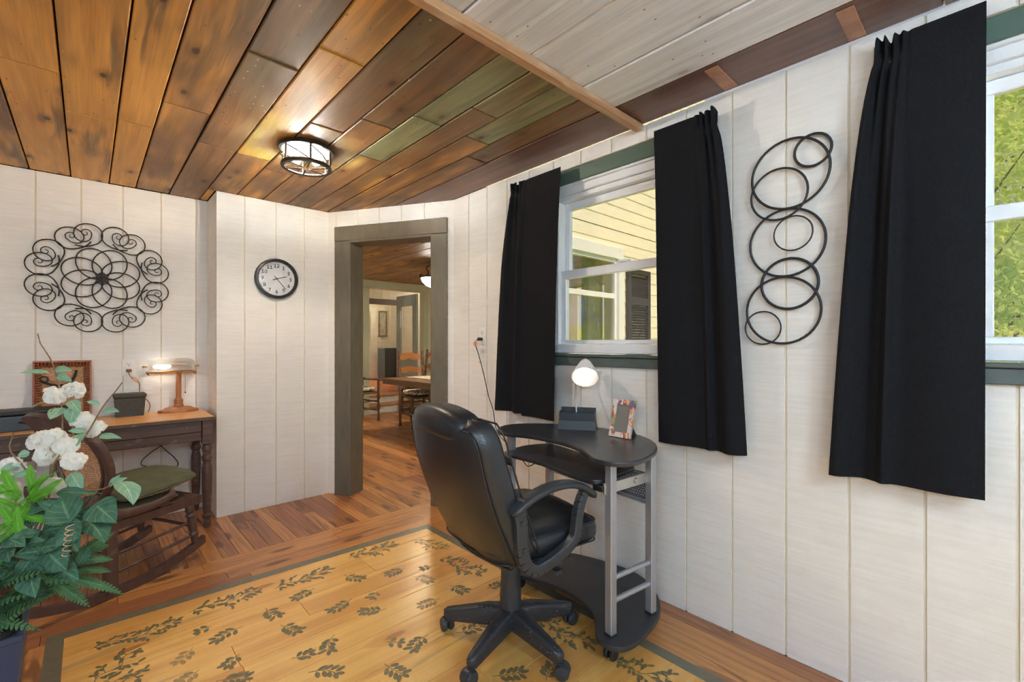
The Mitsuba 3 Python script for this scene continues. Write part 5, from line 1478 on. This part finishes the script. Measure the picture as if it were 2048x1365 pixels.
# ------------------------------------------------------------------ black leather office chair
k = thing('office_chair', 'black leather swivel office chair with curved arms beside the computer cart', 'chair')
CX0, CY0, PHI = 1.281, 1.382, math.radians(-8)
q = placer(k, (CX0, CY0, 0.0), PHI)
for a_ in (124, 196, 268, 340, 52):
    a_ = math.radians(a_) - PHI
    d_ = np.array([math.cos(a_), math.sin(a_), 0]); n_ = np.array([-d_[1], d_[0], 0])
    pts = []
    for r_, w_, z0, z1 in ((0.02, 0.034, 0.075, 0.150), (0.10, 0.030, 0.080, 0.142), (0.262, 0.021, 0.072, 0.104), (0.282, 0.017, 0.070, 0.098)):
        for s_ in (-1, 1):
            pts += [d_ * r_ + n_ * s_ * w_ + [0, 0, z0], d_ * r_ + n_ * s_ * w_ + [0, 0, z1 - 0.014], d_ * r_ + n_ * s_ * w_ * 0.6 + [0, 0, z1]]
    pts += [d_ * 0.294 + [0, 0, z] for z in (0.060, 0.090)] + [d_ * 0.27 + n_ * s_ * 0.018 + [0, 0, 0.055] for s_ in (-1, 1)]
    q('base_arm', hull(pts), 'plastic_worn', smooth=50)
    ca = a_ + rng.uniform(-0.9, 0.9)
    cd_ = np.array([math.cos(ca), math.sin(ca), 0]); cn = np.array([-cd_[1], cd_[0], 0])
    c0 = d_ * 0.275 + cd_ * 0.012
    hood = hull([c0 + cd_ * 0.028 * math.cos(z) + [0, 0, 0.030 + 0.029 * math.sin(z)] + cn * s_ for z in np.linspace(-0.5, 2.6, 10) for s_ in (-0.013, 0.013)])
    ck = q('caster', hood, 'plastic', smooth=40)
    for s_ in (-1, 1):
        wl_ = lathe([(0.001, -0.010), (0.021, -0.010), (0.027, -0.005), (0.0275, 0.004), (0.024, 0.010), (0.012, 0.012), (0.001, 0.012)], 24)
        wl_.apply_transform(trimesh.geometry.align_vectors([0, 0, 1], cn * s_))
        q('wheel', move(wl_, c0 + cn * s_ * 0.0145 + [0, 0, 0.0278]), 'plastic', smooth=35, par=ck)
q('hub', lathe([(0.001, 0.062), (0.030, 0.062), (0.034, 0.075), (0.046, 0.10), (0.050, 0.135), (0.042, 0.156), (0.001, 0.156)], 32), 'plastic_worn', smooth=40)
q('column_sleeve', lathe([(0.001, 0.15), (0.044, 0.15), (0.042, 0.245), (0.0405, 0.248), (0.039, 0.345), (0.001, 0.345)], 32), 'plastic', smooth=40)
q('mechanism', hull([(x, y, z) for x, y, z in ((-0.09, -0.07, 0.37), (-0.09, 0.07, 0.37), (0.13, -0.07, 0.37), (0.13, 0.07, 0.37), (-0.05, -0.05, 0.335), (-0.05, 0.05, 0.335), (0.08, -0.05, 0.335), (0.08, 0.05, 0.335), (-0.11, -0.09, 0.40), (-0.11, 0.09, 0.40), (0.16, -0.09, 0.40), (0.16, 0.09, 0.40))]), 'plastic')
q('lever', cat(tube([(0.04, -0.06, 0.365), (0.06, -0.19, 0.36)], 0.005, 8), hull([(x, y, z) for x in (0.045, 0.078) for y in (-0.19, -0.235) for z in (0.352, 0.368)])), 'plastic')
# seat cushion with a waterfall front and stitched middle panel
m = pillow(0.52, 0.505, 0.150, 0.38, 64)
v = np.array(m.vertices)
tp_ = v[:, 2] > 0
xl, yl = v[:, 0], v[:, 1]
v[:, 2] -= 0.022 * np.clip((xl - 0.10) / 0.16, 0, 1) ** 2
seam = np.exp(-((np.abs(yl) - 0.135) / 0.006) ** 2) * (np.abs(xl) < 0.2) + np.exp(-((xl + 0.02) / 0.006) ** 2) * (np.abs(yl) < 0.135)
v[:, 2] -= np.where(tp_, 0.007 * seam, 0)
ruch = np.sin((xl + 0.12 + 0.3 * np.abs(yl)) * 190) * (np.abs(yl) < 0.13) * (xl > -0.2) * (xl < -0.03)
v[:, 2] += np.where(tp_, 0.003 * ruch + 0.010 * (np.abs(yl) < 0.135) * np.cos(yl / 0.135 * np.pi / 2), 0)
q('seat', M(v + [0.045, 0, 0.486], m.faces), 'leather', smooth=True)
ee = np.linspace(0, 2 * np.pi, 91)[:-1]
f_ = lambda x, e: np.sign(x) * np.abs(x) ** e
for z in (0.524, 0.446):
    X = 0.252 * f_(np.cos(ee), 0.36); Y = 0.245 * f_(np.sin(ee), 0.36)
    q('seat_piping', tube(np.c_[X + 0.045, Y, z - 0.022 * np.clip((X - 0.10) / 0.16, 0, 1) ** 2], 0.0035, 6, True), 'piping', smooth=True)
# backrest
NV, NR = 44, 48
ph = np.linspace(0, 2 * np.pi, NR, endpoint=False)


def back_axis(t): return np.array([-0.185 - 0.20 * t - 0.025 * np.sin(np.pi * t) + 0.01 * t, 0.0, 0.425 + 0.545 * t])


def back_half(t):
    w = 0.282 - 0.010 * (2 * t - 1) ** 2
    lo = np.clip(t / 0.12, 0, 1); hi = np.clip((1 - t) / 0.17, 0, 1)
    return w * (0.80 + 0.20 * np.sin(lo * np.pi / 2)) * (0.84 + 0.16 * np.sin(hi * np.pi / 2) ** 0.7)


V = []
ts = np.linspace(0, 1, NV)
for t in ts:
    c = back_axis(t)
    endc = min(1.0, math.sin(min(1, t / 0.05) * math.pi / 2), math.sin(min(1, (1 - t) / 0.06) * math.pi / 2)) ** 0.6
    th = (0.050 + 0.012 * math.sin(math.pi * t)) * max(endc, 0.05)
    w = back_half(t) * (0.90 + 0.10 * endc)
    X = f_(np.cos(ph), 0.6) * th
    Y = f_(np.sin(ph), 0.42) * w
    bulge = np.where(np.cos(ph) > 0, 0.020 * (np.abs(Y / w) ** 2), 0.0) + 0.035 * (np.abs(Y) / 0.26) ** 2.2
    V.append(np.c_[c[0] + X + bulge + 0.05, Y + 0.008, np.full(NR, c[2]) + X * 0.30])
F = []
for i in range(NV - 1):
    for j in range(NR):
        l = (j + 1) % NR
        F += [(i * NR + j, i * NR + l, (i + 1) * NR + l), (i * NR + j, (i + 1) * NR + l, (i + 1) * NR + j)]
V = np.vstack(V + [V[0].mean(0)[None], V[-1].mean(0)[None]])
for j in range(NR):
    l = (j + 1) % NR
    F += [(NV * NR, l, j), (NV * NR + 1, (NV - 1) * NR + j, (NV - 1) * NR + l)]
q('backrest', M(V, F), 'leather', smooth=True)


def rim(frac, t0=0.03, t1=0.955, inset=0.0):
    out_ = []
    for sgn, rng_ in ((1, np.linspace(t0, t1, 26)), (-1, np.linspace(t1, t0, 26))):
        for t in rng_:
            c = back_axis(t)
            th = (0.050 + 0.012 * math.sin(math.pi * t))
            w = back_half(t) - inset
            bl = 0.035 * (w / 0.26) ** 2.2 + (0.020 if frac > 0 else 0)
            out_.append((c[0] + 0.05 + frac * th + bl, sgn * w + 0.008, c[2] + frac * th * 0.3))
    P = np.array(out_)
    mid = lambda a, b: [a + (b - a) * s_ + np.array([-0.035 * 4 * s_ * (1 - s_) * 0.9, 0, 0.012 * 4 * s_ * (1 - s_) * (1 if a[2] > 0.7 else -1)]) for s_ in (0.2, 0.4, 0.6, 0.8)]
    return np.vstack([P[:26], mid(P[25], P[26]), P[26:], mid(P[-1], P[0])])


q('back_piping', tube(rim(-0.80, inset=0.004), 0.0036, 6, True), 'piping', smooth=True)
q('front_piping', tube(rim(0.72, inset=0.0), 0.0036, 6, True), 'piping', smooth=True)
hp = pillow(0.125, 0.42, 0.115, 0.5, 30)
v = np.array(hp.vertices)
v[:, 0] += 0.030 * (np.abs(v[:, 1]) / 0.22) ** 2.2
v[:, 2] -= 0.028 * (np.abs(v[:, 1]) / 0.22) ** 2
q('head_pad', M(v + [-0.318, 0, 0.950], hp.faces), 'leather', smooth=True)
for sy in (-1, 1):
    ap = spline([(-0.195, 0, 0.648), (-0.15, 0, 0.676), (-0.06, 0, 0.706), (0.03, 0, 0.713), (0.11, 0, 0.697), (0.17, 0, 0.662), (0.205, 0, 0.632)], 34)
    V, F = [], []
    nr = 14
    for i, p in enumerate(ap):
        t = i / 33
        tg = ap[min(i + 1, 33)] - ap[max(i - 1, 0)]; tg /= np.linalg.norm(tg)
        up = np.array([-tg[2], 0, tg[0]])
        e = min(1, math.sin(min(1, t / 0.06 + 0.25) * math.pi / 2), math.sin(min(1, (1 - t) / 0.10 + 0.15) * math.pi / 2))
        w, h = 0.031 * e * (1 - 0.15 * t), 0.0145 * e
        for z in np.linspace(0, 2 * np.pi, nr, endpoint=False):
            V.append(p + [0, sy * 0.283 + w * f_(math.cos(z), 0.7), 0] + up * h * f_(math.sin(z), 0.8))
    for i in range(33):
        for j in range(nr):
            l = (j + 1) % nr
            F += [(i * nr + j, i * nr + l, (i + 1) * nr + l), (i * nr + j, (i + 1) * nr + l, (i + 1) * nr + j)]
    n0 = len(V)
    V += [np.mean(V[:nr], 0), np.mean(V[-nr:], 0)]
    for j in range(nr):
        l = (j + 1) % nr
        F += [(n0, l, j), (n0 + 1, 33 * nr + j, 33 * nr + l)]
    ak = q('armrest', M(V, F), 'plastic', smooth=True)
    yy = sy * 0.278

    def bar(P, w0, w1):
        P = np.array(P, float)
        ms = []
        for i in range(len(P) - 1):
            a, b_ = P[i], P[i + 1]
            tg = (b_ - a) / np.linalg.norm(b_ - a); up = np.array([-tg[2], 0, tg[0]])
            wa = w0 + (w1 - w0) * i / (len(P) - 1); wb = w0 + (w1 - w0) * (i + 1) / (len(P) - 1)
            ms.append(hull([c + up * s1 * w + np.array([0, s2 * 0.017, 0]) for c, w in ((a, wa), (b_, wb)) for s1 in (-1, 1) for s2 in (-0.8, 0.8)] + [c + up * s1 * w * 0.7 + np.array([0, s2 * 0.017, 0]) for c, w in ((a, wa), (b_, wb)) for s1 in (-1, 1) for s2 in (-1, 1)]))
        import manifold3d as m3
        out_ = m3.Manifold()
        for m_ in ms:
            out_ += m3.Manifold(m3.Mesh(np.asarray(m_.vertices, np.float32), np.asarray(m_.faces, np.uint32)))
        g_ = out_.to_mesh()
        return M(g_.vert_properties[:, :3], g_.tri_verts)
    lp = spline([(-0.165, yy, 0.655), (-0.152, yy, 0.56), (-0.140, yy, 0.48), (-0.105, yy, 0.435), (-0.04, yy, 0.437), (0.05, yy, 0.468), (0.098, yy, 0.50), (0.110, yy, 0.55), (0.122, yy, 0.61), (0.155, yy, 0.672)], 26)
    q('arm_frame', bar(lp, 0.024, 0.017), 'plastic', smooth=35)
    for z in (0.615, 0.520):
        b_ = lathe([(0.001, 0.0), (0.009, 0.0), (0.007, 0.005), (0.001, 0.006)], 14)
        q('bolt', move(move(b_, rx=np.pi / 2 * (1 if sy < 0 else -1)), (-0.158 if z > 0.6 else -0.147, yy + sy * 0.017, z)), 'bolt', smooth=30)
    q('arm_mount', box2((-0.09, min(sy * 0.10, sy * 0.26), 0.402), (0.06, max(sy * 0.10, sy * 0.26), 0.414), 0.002), 'plastic')

# ------------------------------------------------------------------ dining furniture in the next room
k = thing('dining_table', 'thick dark dining table seen through the doorway', 'table')
put('tabletop', box2((2.99, 4.30, 0.675), (3.98, 5.84, 0.755), 0.006), 'dining_wood', k)
for x, y in ((3.49, 4.72), (3.49, 5.32)):
    put('leg', box2((x - 0.055, y - 0.055, 0), (x + 0.055, y + 0.055, 0.6745), 0.006), 'dining_wood', k)
k = thing('table_runner', 'tan fringed runner on the dining table', 'table runner')
put('cloth', box2((3.28, 4.25, 0.7555), (3.70, 5.70, 0.762), 0.002), 'runner', k)
fr_ = [tube([(3.285 + 0.012 * i, 5.70, 0.759), (3.285 + 0.012 * i + 0.003 * math.sin(i * 2.1), 5.745, 0.7575)], 0.0022, 5) for i in range(35)]
put('fringe', cat(*fr_), 'runner', k, kind='stuff')
k = thing('flower_vase', 'small vase of red flowers on the dining table', 'vase')
put('vase', lathe([(0.001, 0), (0.04, 0), (0.055, 0.05), (0.04, 0.12), (0.022, 0.15), (0.028, 0.17), (0.022, 0.168), (0.001, 0.16)], 24, (3.52, 5.27, 0.7625)), 'white', k, smooth=40)
for i in range(5):
    a_ = 1.256 * i + 0.4
    e_ = np.array([3.52 + 0.10 * math.cos(a_), 5.27 + 0.10 * math.sin(a_), 1.06 + 0.05 * math.sin(3 * i)])
    fk = put('stem', tube(spline([(3.52, 5.27, 0.92), (3.52 + 0.03 * math.cos(a_), 5.27 + 0.03 * math.sin(a_), 1.0), e_], 10), 0.003, 5), 'leaf_fern', k, smooth=True, uv=None)
    put('flower', cat(*[move(pillow(0.05, 0.03, 0.012, 0.9, 10), e_ + 0.018 * np.array([math.cos(z), math.sin(z), 0.2 * math.sin(2 * z)]), rz=z, ry=0.5) for z in np.arange(6) * 1.047]), 'red_flower', fk, smooth=True)


def ladder_chair(label, clabel, t, rz, arms=False, mat='dining_wood'):
    k = thing('ladder_back_chair', label, 'chair')
    q = placer(k, t, rz)
    for sy in (-1, 1):
        y = sy * 0.205
        n = 60
        z = np.linspace(0, 1, n)
        Pp = np.c_[-0.20 - 0.10 * np.clip(z - 0.4, 0, 1) ** 1.2, np.full(n, y), 1.13 * z]
        rr_ = 0.020 + 0.0045 * np.where(z > 0.45, np.sin(z * 1.13 / 0.024 * 2 * np.pi), 0) - 0.004 * (z > 0.97)
        q('back_post', tube(Pp, rr_, 10), 'rocker_wood', smooth=True)
        zp = np.linspace(0, 1, 40)
        rr2 = 0.021 + 0.006 * np.sin(zp * 24) * (zp > 0.15) * (zp < 0.75)
        q('front_leg', tube(np.c_[np.full(40, 0.20), np.full(40, sy * 0.235), zp * (0.46 if not arms else 0.66)], rr2, 10), mat, smooth=True)
        q('stretcher', tube([(-0.2, y, 0.20), (0.2, sy * 0.235, 0.20)], 0.011, 8), mat, smooth=True)
        q('stretcher', tube([(-0.2, y, 0.32), (0.2, sy * 0.235, 0.32)], 0.010, 8), mat, smooth=True)
        if arms:
            q('arm', tube(spline([(-0.235, y, 0.70), (-0.05, sy * 0.235, 0.68), (0.15, sy * 0.25, 0.665), (0.255, sy * 0.25, 0.65)], 20), np.linspace(0.016, 0.028, 20), 10, flat=0.6), 'rocker_wood', smooth=True)
    for x, z in ((0.20, 0.16), (0.20, 0.30), (-0.20, 0.24)):
        w = 0.235 if x > 0 else 0.205
        q('stretcher', tube([(x, -w, z), (x, w, z)], 0.011, 8), mat, smooth=True)
    for i, zz in enumerate((0.60, 0.79, 0.985)):
        hgt = 0.075 + 0.018 * i
        m, _, _ = sheet(lambda u, v: np.stack([-0.215 - 0.10 * max(0, zz / 1.13 - 0.4) ** 1.2 - 0.045 * np.sin(np.pi * u), -0.19 + 0.38 * u, zz + hgt * v * (0.55 + 0.45 * np.sin(np.pi * u) ** 0.8) + (1 - v) * 0.018 * np.sin(np.pi * u) * np.cos(4 * np.pi * u)], -1), 26, 6, 0.012)
        q('slat', m, 'slat_wood', smooth=40)
    q('seat', slab(np.array([(-0.21, -0.20), (0.215, -0.245), (0.23, 0.0), (0.215, 0.245), (-0.21, 0.20)]), 0.435, 0.465, 0.008), mat)
    kk = thing('chair_cushion', clabel, 'cushion')
    put('pad', move(move(pillow(0.40, 0.42, 0.085, 0.45, 24), (0.005, 0, 0.509)), t, rz), 'floral', kk, smooth=True)
    for sy in (-1, 1):
        put('tie', move(tube(spline([(-0.18, sy * 0.18, 0.49), (-0.215, sy * 0.215, 0.48), (-0.22, sy * 0.235, 0.42), (-0.21, sy * 0.23, 0.36)], 12), 0.004, 6), t, rz), 'floral', kk, smooth=True)


ladder_chair('tall ladder back chair with spiral posts at the far end of the dining table', 'floral cushion on the tall ladder back chair at the table end', (3.63, 5.93, 0), -math.pi / 2)
ladder_chair('ladder back armchair beside the left jamb of the doorway', 'floral cushion on the armchair beside the left jamb', (3.18, 7.0, 0), 0.12, True)
ladder_chair('dark chair half hidden behind the tall ladder back chair', 'floral cushion on the half hidden chair', (4.22, 6.95, 0), math.pi * 0.93)

k = thing('pendant_light', 'bowl pendant lamp with scrolled arms over the dining table', 'ceiling light')
PP = np.array([3.50, 5.30, 0.0])
q = placer(k, tuple(PP))
q('canopy', lathe([(0.001, ZD - 0.03), (0.05, ZD - 0.03), (0.065, ZD - 0.001), (0.001, ZD - 0.001)], 24), 'fixture')
q('stem', tube([(0, 0, ZD - 0.03), (0, 0, 2.16)], 0.012, 10), 'fixture', smooth=True)
for i in range(3):
    a_ = 2.3 + i * 2 * math.pi / 3
    cr, sr = math.cos(a_), math.sin(a_)
    S_ = spline([(0.03, 2.29), (0.10, 2.30), (0.125, 2.265), (0.10, 2.245), (0.075, 2.225), (0.10, 2.17), (0.16, 2.135), (0.21, 2.15), (0.205, 2.185), (0.185, 2.18)], 40) if False else spline([(0.03, 0, 2.29), (0.10, 0, 2.30), (0.125, 0, 2.265), (0.10, 0, 2.22), (0.12, 0, 2.17), (0.17, 0, 2.14), (0.215, 0, 2.155), (0.205, 0, 2.19), (0.185, 0, 2.18)], 40)
    q('scroll_arm', tube(np.c_[S_[:, 0] * cr, S_[:, 0] * sr, S_[:, 2]], 0.007, 7), 'fixture', smooth=True)
q('bowl_rim', lathe([(0.175, 2.128), (0.205, 2.128), (0.205, 2.142), (0.175, 2.142)], 40), 'fixture')
bw_ = lathe([(0.001, 1.995), (0.06, 2.0), (0.13, 2.03), (0.18, 2.08), (0.198, 2.127), (0.001, 2.1275)], 40)
q('glass_bowl', bw_, 'white', smooth=40, emitter=emit((1.0, 0.86, 0.62), PENDANT))
q('finial', lathe([(0.001, 1.955), (0.012, 1.965), (0.016, 1.98), (0.008, 1.99), (0.008, 1.996), (0.001, 1.997)], 16), 'fixture', smooth=40)
for i, (x, z) in enumerate(((5.93, 1.43), (5.42, 1.43))):
    k = thing('framed_print', ('framed botanical print on the pale panelled wall, right one' if i == 0 else 'framed botanical print on the pale panelled wall, left one'), 'picture')
    for lo, hi in (((x - 0.12, 11.565, z), (x + 0.12, 11.588, z + 0.03)), ((x - 0.12, 11.565, z + 0.67), (x + 0.12, 11.588, z + 0.70)), ((x - 0.12, 11.565, z + 0.03), (x - 0.09, 11.588, z + 0.67)), ((x + 0.09, 11.565, z + 0.03), (x + 0.12, 11.588, z + 0.67))):
        put('moulding', box2(lo, hi), 'gold_frame', k)
    put('print', box2((x - 0.09, 11.575, z + 0.03), (x + 0.09, 11.587, z + 0.67), 0), 'print', k)
k = thing('panelled_cabinet', 'low dark blue-grey cabinet with panelled doors in the far room', 'cabinet')
put('body', box2((5.47, 10.55, 0.287), (6.17, 10.95, 1.12), 0.006), 'cabinet_dark', k)
for i in range(2):
    dk_ = put('door', box2((5.49 + 0.335 * i, 10.532, 0.33), (5.81 + 0.335 * i, 10.5495, 1.08), 0.004), 'cabinet_dark', k)
    put('raised_panel', box2((5.54 + 0.335 * i, 10.522, 0.42), (5.76 + 0.335 * i, 10.5315, 0.99), 0.004), 'cabinet_dark', dk_)
